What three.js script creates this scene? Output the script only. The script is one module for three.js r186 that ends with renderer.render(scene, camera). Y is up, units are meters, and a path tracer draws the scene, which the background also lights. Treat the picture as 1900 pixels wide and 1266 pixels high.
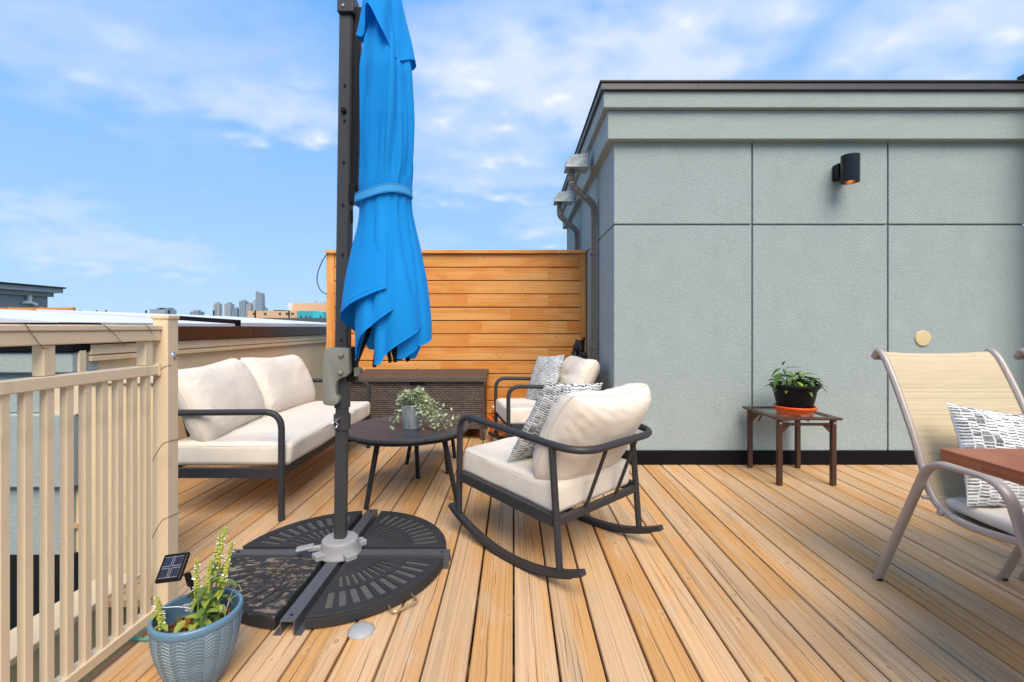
import * as THREE from 'three';
import { mergeGeometries, mergeVertices, toCreasedNormals } from 'three/addons/utils/BufferGeometryUtils.js';
import { RoundedBoxGeometry } from 'three/addons/geometries/RoundedBoxGeometry.js';
import { createNoise3D } from 'simplex-noise';

// ---------------------------------------------------------------- camera, sky, sun, exposure
const scene = new THREE.Scene();
const camera = new THREE.PerspectiveCamera(2 * Math.atan(633 / 865) * 180 / Math.PI, 1900 / 1266, 0.05, 9000);
camera.position.set(0, 1.09, 0);
camera.lookAt(0, 1.09, -10);
camera.setViewOffset(1900, 1266, -3, 26, 1900, 1266);      // level camera, lens shifted down a little
camera.updateProjectionMatrix();

const renderer = new THREE.WebGLRenderer({ antialias: true });
renderer.setSize(1024, 682);
renderer.toneMapping = THREE.LinearToneMapping;
renderer.toneMappingExposure = 1.48;
renderer.shadowMap.enabled = true;

const sun = new THREE.DirectionalLight(new THREE.Color(1.0, 0.87, 0.70), 3.3);
sun.position.set(3.2, 14, 8);
sun.target.position.set(0, 0, -3);
sun.castShadow = true;
sun.shadow.radius = 80;                                      // a sun behind thin cloud: soft shadows
sun.shadow.mapSize.set(2048, 2048);
Object.assign(sun.shadow.camera, { left: -9, right: 9, top: 9, bottom: -9, near: 1, far: 60 });
scene.add(sun, sun.target);

// ---------------------------------------------------------------- random, noise
let seedState = 7;
const rnd = () => { seedState = (seedState + 0x6d2b79f5) | 0; let t = Math.imul(seedState ^ (seedState >>> 15), 1 | seedState); t = (t + Math.imul(t ^ (t >>> 7), 61 | t)) ^ t; return ((t ^ (t >>> 14)) >>> 0) / 4294967296; };
const rr = (a, b) => a + (b - a) * rnd();
const n3 = createNoise3D(rnd);
const clamp = (x, a = 0, b = 1) => Math.min(b, Math.max(a, x));
const lerp = (a, b, t) => a + (b - a) * t;
const smooth = (a, b, x) => { const t = clamp((x - a) / (b - a)); return t * t * (3 - 2 * t); };
const hash = (x, y, s) => { let h = Math.imul(x, 374761393) + Math.imul(y, 668265263) + Math.imul(s, 1274126177); h = Math.imul(h ^ (h >>> 13), 1274126177); return ((h ^ (h >>> 16)) >>> 0) / 4294967296; };
function vn(x, y, s = 0, px = 0, py = 0) {                   // value noise, periodic where px, py are given
  let xi = Math.floor(x), yi = Math.floor(y); const fx = x - xi, fy = y - yi, u = fx * fx * (3 - 2 * fx), v = fy * fy * (3 - 2 * fy);
  const w = (a, p) => (p ? ((a % p) + p) % p : a);
  const x0 = w(xi, px), x1 = w(xi + 1, px), y0 = w(yi, py), y1 = w(yi + 1, py);
  return lerp(lerp(hash(x0, y0, s), hash(x1, y0, s), u), lerp(hash(x0, y1, s), hash(x1, y1, s), u), v);
}
function fbm(x, y, s = 0, o = 4, px = 0, py = 0) { let a = 0, g = 0.5, t = 0; for (let i = 0; i < o; i++) { a += g * vn(x, y, s + i, px, py); t += g; g *= 0.5; x *= 2; y *= 2; px *= 2; py *= 2; } return a / t; }

// ---------------------------------------------------------------- sky: air and clouds
function makeSky() {
  const W = 1536, H = 768, data = new Float32Array(W * H * 4), D = Math.PI / 180;
  const f3 = (x, y, z, o) => { let a = 0, g = 0.5, t = 0; for (let i = 0; i < o; i++) { a += g * n3(x, y, z); t += g; g *= 0.52; x *= 2.03; y *= 2.03; z *= 2.03; } return a / t; };
  const banks = [[9, 29.5, 22, 6.5, 1.0], [-3, 23, 11, 5, 0.62], [-27, 22.5, 8, 2.4, 0.75], [42, 25, 9, 4.5, 0.8], [-38, 27, 18, 6, 0.4], [-3, 17.5, 10, 2.2, 0.55], [6, 12.5, 6, 2.2, 0.55], [-40, 7, 7, 1.6, 0.6], [-45, 10.5, 4, 1.4, 0.5],
    [85, 30, 30, 10, 0.8], [135, 24, 26, 8, 0.8], [180, 34, 34, 11, 0.85], [-130, 26, 28, 8, 0.75], [-85, 31, 28, 9, 0.7], [60, 60, 60, 12, 0.7], [-120, 62, 60, 12, 0.7], [150, 66, 60, 11, 0.6], [-20, 55, 40, 10, 0.6]];
  for (let j = 0; j < H; j++) {
    const el = ((j + 0.5) / H - 0.5) * Math.PI, ce = Math.cos(el), y = Math.sin(el), ed = el / D;
    const t = clamp(ed / 46), k = Math.pow(t, 0.62);
    const base = [lerp(0.41, 0.04, k), lerp(0.585, 0.245, k), lerp(0.715, 0.66, k)];
    for (let i = 0; i < W; i++) {
      const az = ((i + 0.5) / W - 0.5) * 2 * Math.PI, x = Math.cos(az) * ce, z = Math.sin(az) * ce, o = (j * W + i) * 4;
      let c = [...base];
      if (ed < 0) c = [0.26, 0.27, 0.27];
      else {
        const q = 1 / (y + 0.16), a = Math.atan2(x, -z) / D;
        const big = f3(x * q * 0.9 + 3.1, z * q * 0.9, 4.2, 5), fine = f3(x * q * 3.2, z * q * 4.4, 1.7 + big * 0.5, 5);
        let m = 0;
        for (const [ba, be, wa, we, s] of banks) { let da = Math.abs(a - ba); if (da > 180) da = 360 - da; const e = (da / wa) ** 2 + ((ed - be + 2.5 * fine) / we) ** 2; if (e < 2.2) m = Math.max(m, s * smooth(2.2, 0.15, e)); }
        let cov = clamp(m * (0.86 + 0.45 * big + 0.7 * fine), 0, 1);
        cov = Math.max(cov, 0.22 * smooth(0.05, 0.65, big + 0.35 * fine) * smooth(2, 14, ed));
        cov = clamp(cov * 1.05);
        const wisp = smooth(0.22, 0.75, fine) * cov;
        const cl = [lerp(0.50, 0.70, wisp), lerp(0.57, 0.72, wisp), lerp(0.70, 0.74, wisp)];
        c = c.map((v, n) => lerp(v, cl[n], clamp(cov * 0.95)));
      }
      data[o] = c[0]; data[o + 1] = c[1]; data[o + 2] = c[2]; data[o + 3] = 1;
    }
  }
  const t = new THREE.DataTexture(data, W, H, THREE.RGBAFormat, THREE.FloatType);
  t.mapping = THREE.EquirectangularReflectionMapping; t.magFilter = t.minFilter = THREE.LinearFilter; t.wrapS = THREE.RepeatWrapping; t.needsUpdate = true;
  return t;
}
scene.background = scene.environment = makeSky();
scene.fog = new THREE.FogExp2(new THREE.Color(0.72, 0.86, 1.0), 0.00007);

// ---------------------------------------------------------------- textures
const toS = (v) => { v = clamp(v); return 255 * (v <= 0.0031308 ? v * 12.92 : 1.055 * Math.pow(v, 1 / 2.4) - 0.055); };
function colourTex(w, h, fn, rx = 1, ry = rx) {               // fn(u, v) -> linear [r, g, b]; rx, ry: metres covered
  const d = new Uint8Array(w * h * 4);
  for (let j = 0, o = 0; j < h; j++) for (let i = 0; i < w; i++, o += 4) { const c = fn((i + 0.5) / w, (j + 0.5) / h, i, j); d[o] = toS(c[0]); d[o + 1] = toS(c[1]); d[o + 2] = toS(c[2]); d[o + 3] = 255; }
  return wrap(new THREE.DataTexture(d, w, h), rx, ry, true);
}
function greyTex(w, h, fn, rx = 1, ry = rx) {
  const d = new Uint8Array(w * h * 4);
  for (let j = 0, o = 0; j < h; j++) for (let i = 0; i < w; i++, o += 4) { const c = 255 * clamp(fn((i + 0.5) / w, (j + 0.5) / h, i, j)); d[o] = d[o + 1] = d[o + 2] = c; d[o + 3] = 255; }
  return wrap(new THREE.DataTexture(d, w, h), rx, ry, false);
}
function wrap(t, rx, ry, srgb) {
  t.wrapS = t.wrapT = THREE.RepeatWrapping; t.magFilter = t.minFilter = THREE.LinearFilter; t.repeat.set(1 / rx, 1 / ry);
  if (srgb) t.colorSpace = THREE.SRGBColorSpace; t.needsUpdate = true; return t;
}
const mix3 = (a, b, t) => [lerp(a[0], b[0], t), lerp(a[1], b[1], t), lerp(a[2], b[2], t)];
const mul3 = (a, k) => [a[0] * k, a[1] * k, a[2] * k];

function makeWood(w, h, W, L, seed, { pale, warm, grey, dark, knots, cracks, ringK, light = 0.5 }) {
  const kn = [], cr = [];
  for (let i = 0; i < knots; i++) kn.push([hash(i, 1, seed) * W * 0.8 + W * 0.1, hash(i, 2, seed) * L, W * lerp(0.018, 0.06, hash(i, 3, seed) ** 1.5), hash(i, 4, seed)]);
  for (let i = 0; i < cracks; i++) cr.push([W * (0.2 + 0.6 * hash(i, 5, seed)), hash(i, 6, seed) * L, lerp(0.12, 0.7, hash(i, 7, seed)), hash(i, 8, seed) * 90, lerp(0.0008, 0.0019, hash(i, 9, seed))]);
  const axis = W * (0.3 + 0.4 * hash(1, 1, seed)), H = new Float32Array(w * h), C = new Uint8Array(w * h * 4);
  const crushed = hash(3, 3, seed);
  for (let j = 0; j < h; j++) {
    const z = (j + 0.5) / h * L, sway = 0.03 * W * (vn(z * 0.9, 3.3, seed) - 0.5) * 8 * 0.35, per = h;
    const near = kn.filter((k) => Math.abs(k[1] - z) < k[2] * 14), crn = cr.filter((c) => Math.abs(c[1] - z) < c[2] / 2);
    for (let i = 0; i < w; i++) {
      const x = (i + 0.5) / w * W; let q = x - axis + sway, knot = 0, halo = 0, kdark = 0;
      for (const [kx, kz, kr, kk] of near) {
        const dx = x - kx, dz = z - kz, e = (dx / kr) ** 2 + (dz / (kr * 1.5)) ** 2;
        q += (dx >= 0 ? 1 : -1) * kr * 0.9 * Math.exp(-((dx / (kr * 2.6)) ** 2 + (dz / (kr * 5)) ** 2));
        if (e < 12) { knot = Math.max(knot, smooth(1.15, 0.75, e)); halo = Math.max(halo, Math.exp(-e / 3.2)); kdark = Math.max(kdark, smooth(1.3, 1.0, e) * smooth(0.55, 0.95, e)); }
      }
      const wob = fbm(x * 22, z * 1.6, seed + 11, 2);
      const ph = q * q * ringK + z * 2.1 + wob * 2.4 + q * ringK * 0.03;
      const ring = Math.pow(0.5 + 0.5 * Math.sin(ph), 2.2), fibre = vn(x * 950, z * 7, seed + 21), fib2 = vn(x * 330, z * 2.2, seed + 31);
      const scuff = smooth(0.70, 0.86, fbm(x * 34 + 9, z * 5, seed + 61, 4)), patch = fbm(x * 7, z * 1.1, seed + 41, 3), blot = fbm(x * 20 + 5, z * 5, seed + 51, 3);
      let c = mix3(pale, warm, smooth(0.36, 0.66, patch + (hash(4, 4, seed) - 0.5) * 0.22));
      c = mix3(c, grey, 0.4 * smooth(0.54, 0.8, blot + (hash(5, 4, seed) - 0.5) * 0.25));
      c = mul3(c, 1 - 0.2 * ring * (0.5 + fib2) - 0.13 * (fibre - 0.5) - 0.1 * (fib2 - 0.5));
      if (scuff > 0 && light > 0.4) c = mix3(c, [0.62, 0.50, 0.36], 0.38 * scuff);
      if (halo > 0.02) c = mix3(c, mul3(pale, 1 + light * 0.5), 0.55 * halo * (crushed > 0.3 ? 1 : 0.4));
      if (knot > 0) c = mix3(c, mix3(warm, dark, 0.3 + 0.45 * fibre), 0.7 * knot);
      if (kdark > 0) c = mix3(c, dark, 0.6 * kdark * (0.4 + fibre));
      let deep = 0;
      for (const [cx, cz, len, s, wd] of crn) { const e = Math.abs(z - cz) / (len / 2), xx = cx + 0.014 * (vn(z * 5, s, seed) - 0.5) + 0.004 * (vn(z * 40, s, seed) - 0.5); deep = Math.max(deep, smooth(wd * (1.3 - e) * 1.5, 0, Math.abs(x - xx))); }
      if (deep > 0) c = mix3(c, mul3(dark, 0.45), 0.85 * deep);
      const o = (j * w + i) * 4; C[o] = toS(c[0]); C[o + 1] = toS(c[1]); C[o + 2] = toS(c[2]); C[o + 3] = 255;
      H[j * w + i] = clamp(0.62 + 0.2 * ring + 0.18 * (fibre - 0.5) - 0.6 * deep - 0.12 * kdark);
    }
  }
  const map = wrap(new THREE.DataTexture(C, w, h), W, L, true), bump = greyTex(w, h, (u, v, i, j) => H[j * w + i], W, L);
  return { map, bump };
}

// ---------------------------------------------------------------- materials
const C3 = (r, g, b) => new THREE.Color().setRGB(r, g, b);
const mat = (o) => new THREE.MeshStandardMaterial({ roughness: 0.7, side: THREE.DoubleSide, ...o });
const phys = (o) => new THREE.MeshPhysicalMaterial({ roughness: 0.7, side: THREE.DoubleSide, ...o });

const deckKinds = [];
for (let k = 0; k < 7; k++) {
  const t = makeWood(112, 1792, 0.14, 5.2, 101 + k * 17, { pale: mul3([0.61, 0.392, 0.212], [1.0, 0.93, 1.05, 0.97, 0.9, 1.02, 0.95][k]), warm: mul3([0.63, 0.335, 0.12], [1.0, 0.95, 1.06, 0.9, 0.97, 1.03, 0.92][k]), grey: [0.52, 0.39, 0.265], dark: [0.15, 0.075, 0.03], knots: 12 + (k % 4) * 3, cracks: 14 + (k % 3) * 6, ringK: 6500 });
  deckKinds.push(mat({ map: t.map, bumpMap: t.bump, bumpScale: 0.0016, roughness: 0.72 }));
}
const cedarKinds = [];
for (let k = 0; k < 4; k++) {
  const t = makeWood(64, 1024, 0.14, 2.9, 401 + k * 13, { pale: [0.74, 0.33, 0.08], warm: [0.66, 0.235, 0.036], grey: [0.76, 0.39, 0.12], dark: [0.13, 0.045, 0.012], knots: 16, cracks: 1, ringK: 5200, light: 0.3 });
  cedarKinds.push(mat({ map: t.map, bumpMap: t.bump, bumpScale: 0.0008, roughness: 0.55 }));
}
const redwood = (() => { const t = makeWood(64, 512, 0.14, 1.4, 733, { pale: [0.36, 0.125, 0.05], warm: [0.33, 0.10, 0.045], grey: [0.38, 0.15, 0.08], dark: [0.1, 0.03, 0.015], knots: 2, cracks: 0, ringK: 5200, light: 0.2 }); return mat({ map: t.map, bumpMap: t.bump, bumpScale: 0.0004, roughness: 0.38 }); })();
const cedarDark = cedarKinds[3];

const stuccoBump = greyTex(640, 640, (u, v) => { const a = fbm(u * 90, v * 90, 5, 3, 90, 90), b = vn(u * 200, v * 200, 9, 200, 200); return clamp(0.5 + 1.1 * (a - 0.5) + 0.5 * (b - 0.5)); }, 0.62);
const stuccoMap = colourTex(640, 640, (u, v) => { const b = vn(u * 200, v * 200, 9, 200, 200), a = fbm(u * 90, v * 90, 5, 3, 90, 90), p = fbm(u * 5, v * 4, 15, 4, 5, 4), k = 0.84 + 0.26 * a + 0.1 * b + 0.1 * (p - 0.5); return [0.315 * k, 0.375 * k, 0.375 * k]; }, 1.6);
stuccoMap.repeat.set(1 / 0.62, 1 / 0.62);
const stucco = mat({ map: stuccoMap, bumpMap: stuccoBump, bumpScale: 0.0026, roughness: 0.95 });
const trimMap = colourTex(512, 256, (u, v) => { const p = fbm(u * 6, v * 10, 71, 4, 6, 10), f = fbm(u * 60, v * 90, 75, 2, 60, 90), k = 0.93 + 0.1 * (p - 0.5) + 0.12 * (f - 0.5); return [0.345 * k, 0.40 * k, 0.39 * k]; }, 1.4, 0.7);
const trimBump = greyTex(256, 256, (u, v) => fbm(u * 40, v * 40, 85, 3, 40, 40), 0.5);
const trimStucco = mat({ map: trimMap, bumpMap: trimBump, bumpScale: 0.0015, roughness: 0.9 });
const neighbourStucco = trimStucco;
const groutDark = mat({ color: C3(0.10, 0.12, 0.12), roughness: 0.95 });
const flashBlack = phys({ color: C3(0.006, 0.006, 0.007), roughness: 0.85, specularIntensity: 0.25, bumpMap: trimBump, bumpScale: 0.001 });
const capMetal = mat({ color: C3(0.075, 0.07, 0.072), roughness: 0.4, metalness: 0.3 });
const capBlack = mat({ color: C3(0.016, 0.016, 0.018), roughness: 0.45, metalness: 0.2 });
const brownMetal = mat({ color: C3(0.045, 0.016, 0.012), roughness: 0.35, metalness: 0.2 });
const taupeMetal = mat({ color: C3(0.155, 0.150, 0.137), roughness: 0.42, metalness: 0.25 });
const galvMap = colourTex(128, 128, (u, v) => { const k = 0.75 + 0.5 * vn(u * 9, v * 9, 55, 9, 9); return [0.46 * k, 0.5 * k, 0.5 * k]; }, 0.25);
const galv = mat({ map: galvMap, roughness: 0.42, metalness: 0.55 });
const beigeMap = colourTex(256, 256, (u, v) => { const p = fbm(u * 5, v * 7, 91, 4, 5, 7), s = smooth(0.66, 0.8, fbm(u * 26, v * 12, 95, 3, 26, 12)), k = 0.97 + 0.08 * (p - 0.5); return mix3([0.72 * k, 0.575 * k, 0.385 * k], [0.46, 0.35, 0.22], 0.22 * s); }, 0.9);
const beige = mat({ map: beigeMap, roughness: 0.5 });
const beigeWall = mat({ map: beigeMap, color: C3(1, 0.96, 0.86), roughness: 0.62 });
const membrane = mat({ map: colourTex(256, 256, (u, v) => { const p = fbm(u * 6, v * 6, 141, 4, 6, 6), k = 0.9 + 0.2 * (p - 0.5); return [0.72 * k, 0.73 * k, 0.77 * k]; }, 2.5), roughness: 0.6 });
const charcoal = phys({ color: C3(0.034, 0.034, 0.038), roughness: 0.45, specularIntensity: 0.6 });
const charcoalFlat = phys({ color: C3(0.020, 0.020, 0.022), roughness: 0.5, specularIntensity: 0.5 });
const poleMetal = phys({ color: C3(0.042, 0.043, 0.046), roughness: 0.4, specularIntensity: 0.7 });
const blackPlastic = phys({ color: C3(0.006, 0.006, 0.007), roughness: 0.42, specularIntensity: 0.4 });
const blackMatte = mat({ color: C3(0.012, 0.012, 0.013), roughness: 0.7 });
const holeBlack = mat({ color: C3(0.004, 0.004, 0.004), roughness: 0.9 });
const handleGrey = mat({ color: C3(0.20, 0.205, 0.18), roughness: 0.5 });
const hubGrey = mat({ color: C3(0.28, 0.28, 0.285), roughness: 0.5 });
const chrome = mat({ color: C3(0.7, 0.7, 0.7), roughness: 0.16, metalness: 1 });
const brass = mat({ color: C3(0.62, 0.5, 0.28), roughness: 0.3, metalness: 0.85 });
const weave = greyTex(128, 128, (u, v) => 0.5 + 0.25 * Math.sin(u * 2 * Math.PI * 40) * (Math.sin(v * 2 * Math.PI * 40) > 0 ? 1 : -1) + 0.3 * (vn(u * 60, v * 60, 61, 60, 60) - 0.5), 0.06);
const creamMap = colourTex(256, 256, (u, v) => { const k = 0.95 + 0.1 * (fbm(u * 40, v * 40, 63, 3, 40, 40) - 0.5) + 0.06 * (vn(u * 6, v * 6, 64, 6, 6) - 0.5); return [0.745 * k, 0.675 * k, 0.575 * k]; }, 0.25);
const cream = phys({ map: creamMap, bumpMap: weave, bumpScale: 0.0003, roughness: 0.95, sheen: 0.25, sheenRoughness: 0.6, sheenColor: C3(1, 0.97, 0.92) });
const creamSeam = mat({ color: C3(0.64, 0.58, 0.505), roughness: 0.95 });
const dashes = (w, cols, rows, seed, inkK, bias) => colourTex(512, 512, (u, v) => {
  const cu = u * cols, ci = Math.floor(cu), fu = cu - ci, off = hash(ci, 3, seed) * 1.0, rv = v * rows + off + 0.25 * (vn(u * 30, v * 12, seed) - 0.5), ri = Math.floor(rv), fv = rv - ri;
  const thick = lerp(0.25, 0.85, hash(ci % cols, ((ri % rows) + rows) % rows, seed + 1)) * lerp(0.65, 1.35, vn(u * 6, v * 5, seed + 4, 6, 5)) + bias, on = (fv < thick ? 1 : 0) * (fu > 0.07 && fu < 0.95 ? 1 : 0.15);
  const ink = lerp(0.015, 0.16, hash(ci, ri, seed + 2)), a = on * inkK * (0.7 + 0.3 * vn(u * 200, v * 200, seed + 3));
  return mix3([0.70, 0.71, 0.70], [ink, ink * 1.04, ink * 1.1], a);
}, w);
const dashA = phys({ map: dashes(0.46, 16, 40, 211, 1.0, 0), bumpMap: weave, bumpScale: 0.0004, roughness: 0.95 });
const dashB = phys({ map: dashes(0.46, 34, 36, 311, 0.9, 0.06), bumpMap: weave, bumpScale: 0.0004, roughness: 0.95 });
const blueCloth = phys({ color: C3(0.007, 0.285, 0.75), bumpMap: weave, bumpScale: 0.0005, roughness: 0.85, specularIntensity: 0.3, transmission: 0.2, thickness: 0 });
const blueBand = phys({ color: C3(0.035, 0.30, 0.66), bumpMap: weave, bumpScale: 0.0004, roughness: 0.8 });
const wickerH = (u, v) => { const r = Math.floor(v * 2), fv = v * 2 - r, cu = u * 2 + 0.5 * r, fu = cu - Math.floor(cu); return Math.sqrt(Math.max(0, 1 - (2 * fv - 1) ** 2)) * (0.35 + 0.65 * Math.pow(Math.sin(Math.PI * fu), 0.6)); };
const wicker = mat({ bumpMap: greyTex(128, 64, wickerH, 0.075, 0.040), bumpScale: 0.007, map: colourTex(256, 256, (u, v) => { const h = wickerH((u * 4) % 1, (v * 4) % 1), s = hash(Math.floor(u * 8), Math.floor(v * 8), 17); const k = (0.7 + 0.6 * s) * (h > 0.45 ? 1.25 : 0.18); return [0.068 * k, 0.050 * k, 0.040 * k]; }, 0.30, 0.16), roughness: 0.5 });
const slatMap = mat({ map: colourTex(64, 256, (u, v) => { const k = 0.9 + 0.25 * vn(u * 3, v * 60, 133, 3, 60); return [0.052 * k, 0.051 * k, 0.052 * k]; }, 0.2, 0.6), roughness: 0.5 });
const slingMap = mat({ map: colourTex(256, 512, (u, v, i, j) => { const row = hash(j >> 1, 7, 3), b = hash(j >> 3, 8, 3), t = vn(u * 5, j * 0.5, 23, 5, 0), k = 0.82 + 0.2 * row + 0.12 * b + 0.18 * (t - 0.5) + ((i >> 1) & 1 ? 0.03 : -0.03); return [0.52 * k, 0.425 * k, 0.275 * k]; }, 0.25, 0.42), bumpMap: weave, bumpScale: 0.0006, roughness: 0.75 });
const mushroom = mat({ color: C3(0.41, 0.35, 0.31), roughness: 0.4, metalness: 0.15 });
const darkBrown = mat({ color: C3(0.062, 0.027, 0.020), roughness: 0.34 });
const tan2 = darkBrown;
const glassTop = phys({ color: C3(0.86, 0.93, 0.9), roughness: 0.18, transmission: 1, thickness: 0, ior: 1.5 });
const orangePlastic = mat({ color: C3(0.78, 0.10, 0.006), roughness: 0.38 });
const dustTop = (heavy, seed) => mat({ map: colourTex(256, 256, (u, v) => { const p = fbm(u * 5, v * 5, seed, 4, 5, 5), f = smooth(0.6 - heavy * 0.06, 0.74, fbm(u * 34, v * 14, seed + 5, 3, 34, 14)), k = 0.7 + 0.7 * p; return mix3([0.020 * k, 0.020 * k, 0.022 * k], [0.22, 0.17, 0.13], clamp(f * (0.35 + 0.6 * heavy))); }, 0.5), roughness: 0.75, bumpMap: trimBump, bumpScale: 0.001 });
const weightTop = dustTop(-0.55, 501), weightDirty = dustTop(0.85, 511), cellTop = mat({ map: colourTex(128, 128, (u, v) => { const p = fbm(u * 7, v * 7, 521, 4, 7, 7), k = 0.75 + 0.5 * p; return [0.085 * k, 0.08 * k, 0.07 * k]; }, 0.25), roughness: 0.75 });
const cellDirty = mat({ map: colourTex(128, 128, (u, v) => { const p = fbm(u * 14, v * 6, 531, 4, 14, 6), k = 0.6 + 0.5 * p; return mix3([0.055 * k, 0.052 * k, 0.05 * k], [0.24, 0.19, 0.15], smooth(0.52, 0.72, p)); }, 0.25), roughness: 0.8 });
const barGrey = mat({ color: C3(0.105, 0.108, 0.115), roughness: 0.42, metalness: 0.35 });
const leafPale = phys({ color: C3(0.52, 0.575, 0.335), roughness: 0.65, transmission: 0.2, thickness: 0, vertexColors: true });
const leafGreen = phys({ color: C3(0.10, 0.20, 0.035), roughness: 0.5, transmission: 0.25, thickness: 0 });
const leafBright = phys({ color: C3(0.30, 0.38, 0.06), roughness: 0.5, transmission: 0.3, thickness: 0 });
const leafDark = phys({ color: C3(0.045, 0.10, 0.02), roughness: 0.42, transmission: 0.15, thickness: 0 });
const flowerGreen = phys({ color: C3(0.52, 0.55, 0.10), roughness: 0.6, transmission: 0.25, thickness: 0 });
const petalWhite = mat({ color: C3(0.8, 0.8, 0.74), roughness: 0.6 });
const stemBrown = mat({ color: C3(0.17, 0.14, 0.05), roughness: 0.8 });
const barkChip = mat({ color: C3(0.16, 0.058, 0.022), roughness: 0.85 });
const soilMat = mat({ color: C3(0.035, 0.02, 0.013), roughness: 0.95 });

// ---------------------------------------------------------------- naming and grouping
const taken = new Map();
function numbered(name) { const n = taken.get(name) ?? 0; taken.set(name, n + 1); return n ? `${name}_${String(n).padStart(3, '0')}` : name; }
const shade = (o) => o.traverse((m) => { if (m.isMesh) m.castShadow = m.receiveShadow = true; });
function tag(o, label, category, group, kind) { o.userData.label = label; if (category) o.userData.category = category; if (group) o.userData.group = group; if (kind) o.userData.kind = kind; return o; }
function thing(name, label, category, [x, y, z] = [0, 0, 0], turn = 0, group) { const o = new THREE.Group(); o.name = numbered(name); o.position.set(x, y, z); o.rotation.y = turn; scene.add(o); return tag(o, label, category, group); }
function part(name, geo, m, parent, label) { const o = new THREE.Mesh(geo, m); o.name = name; o.castShadow = o.receiveShadow = true; parent.add(o); if (label) o.userData.label = label; return o; }
function single(name, geo, m, label, category, [x, y, z] = [0, 0, 0], turn = 0, group) { const o = part(numbered(name), geo, m, scene); o.position.set(x, y, z); o.rotation.y = turn; return tag(o, label, category, group); }
function structure(name, label) { const o = new THREE.Group(); o.name = numbered(name); scene.add(o); o.userData.kind = 'structure'; o.userData.label = label; return o; }

// ---------------------------------------------------------------- geometry helpers
const V = (x, y, z) => new THREE.Vector3(x, y, z);
function strip(g) { for (const k of Object.keys(g.attributes)) if (!['position', 'normal', 'uv', 'color'].includes(k)) g.deleteAttribute(k); return g; }
function boxUV(g, grain) {                                      // uv in metres, one plane for each triangle; grain: the axis that v runs along
  if (g.index) g = g.toNonIndexed(); if (!g.attributes.normal) g.computeVertexNormals();
  const p = g.attributes.position, n = g.attributes.normal, uv = new Float32Array(p.count * 2), a = V(), b = V(), c = V();
  for (let i = 0; i < p.count; i += 3) {
    a.fromBufferAttribute(p, i); b.fromBufferAttribute(p, i + 1); c.fromBufferAttribute(p, i + 2);
    const f = b.sub(a).cross(c.sub(a)), ax = Math.abs(f.x), ay = Math.abs(f.y), az = Math.abs(f.z), k = ax > ay && ax > az ? 'x' : ay > az ? 'y' : 'z';
    let [s, t] = k === 'x' ? ['z', 'y'] : k === 'y' ? ['x', 'z'] : ['x', 'y'];
    if (grain && s === grain) [s, t] = [t, s];
    for (let m = i; m < i + 3; m++) { const q = { x: p.getX(m), y: p.getY(m), z: p.getZ(m) }; uv[m * 2] = q[s]; uv[m * 2 + 1] = q[t]; }
  }
  g.setAttribute('uv', new THREE.BufferAttribute(uv, 2)); return strip(g);
}
const shiftUV = (g, du, dv) => { const u = g.attributes.uv; for (let i = 0; i < u.count; i++) u.setXY(i, u.getX(i) + du, u.getY(i) + dv); return g; };
const M = (...l) => mergeGeometries(l.flat().map((g) => { g = strip(g.index ? g.toNonIndexed() : g); if (!g.attributes.uv) g = boxUV(g); g.deleteAttribute('color'); return g; }));
const at = (g, x, y, z, rx = 0, ry = 0, rz = 0) => g.applyMatrix4(new THREE.Matrix4().compose(V(x, y, z), new THREE.Quaternion().setFromEuler(new THREE.Euler(rx, ry, rz)), V(1, 1, 1)));
const box = (w, h, d, x = 0, y = 0, z = 0, r = 0.003, grain) => boxUV(at(r > 0 ? new RoundedBoxGeometry(w, h, d, 1, Math.min(r, w / 2.01, h / 2.01, d / 2.01)) : new THREE.BoxGeometry(w, h, d), x, y, z), grain);
const cyl = (r0, r1, h, n = 20, x = 0, y = 0, z = 0) => at(new THREE.CylinderGeometry(r1, r0, h, n, 1), x, y + h / 2, z);   // r0 bottom, r1 top, y: its base
const lathe = (pts, n = 32) => new THREE.LatheGeometry(pts.map(([r, y]) => new THREE.Vector2(r, y)), n);
const circle = (r, n = 12) => Array.from({ length: n }, (_, i) => [r * Math.cos(i / n * 2 * Math.PI), r * Math.sin(i / n * 2 * Math.PI)]);
const rect = (w, h) => [[-w / 2, -h / 2], [w / 2, -h / 2], [w / 2, h / 2], [-w / 2, h / 2]];
function fillet(pts, r, n = 7) {                                // a polyline with rounded corners
  const p = pts.map((q) => (Array.isArray(q) ? V(...q) : q)), out = [p[0].clone()];
  for (let i = 1; i < p.length - 1; i++) {
    const rad = Array.isArray(r) ? r[i - 1] : r, a = p[i - 1].clone().sub(p[i]), b = p[i + 1].clone().sub(p[i]), la = a.length(), lb = b.length(); a.normalize(); b.normalize();
    const ang = Math.acos(clamp(a.dot(b), -1, 1)), t = Math.min(rad / Math.tan(ang / 2), la * 0.49, lb * 0.49), s = p[i].clone().addScaledVector(a, t), e = p[i].clone().addScaledVector(b, t);
    const q = new THREE.QuadraticBezierCurve3(s, p[i], e);
    for (let k = 0; k <= n; k++) out.push(q.getPoint(k / n));
  }
  out.push(p[p.length - 1].clone()); return out;
}
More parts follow.
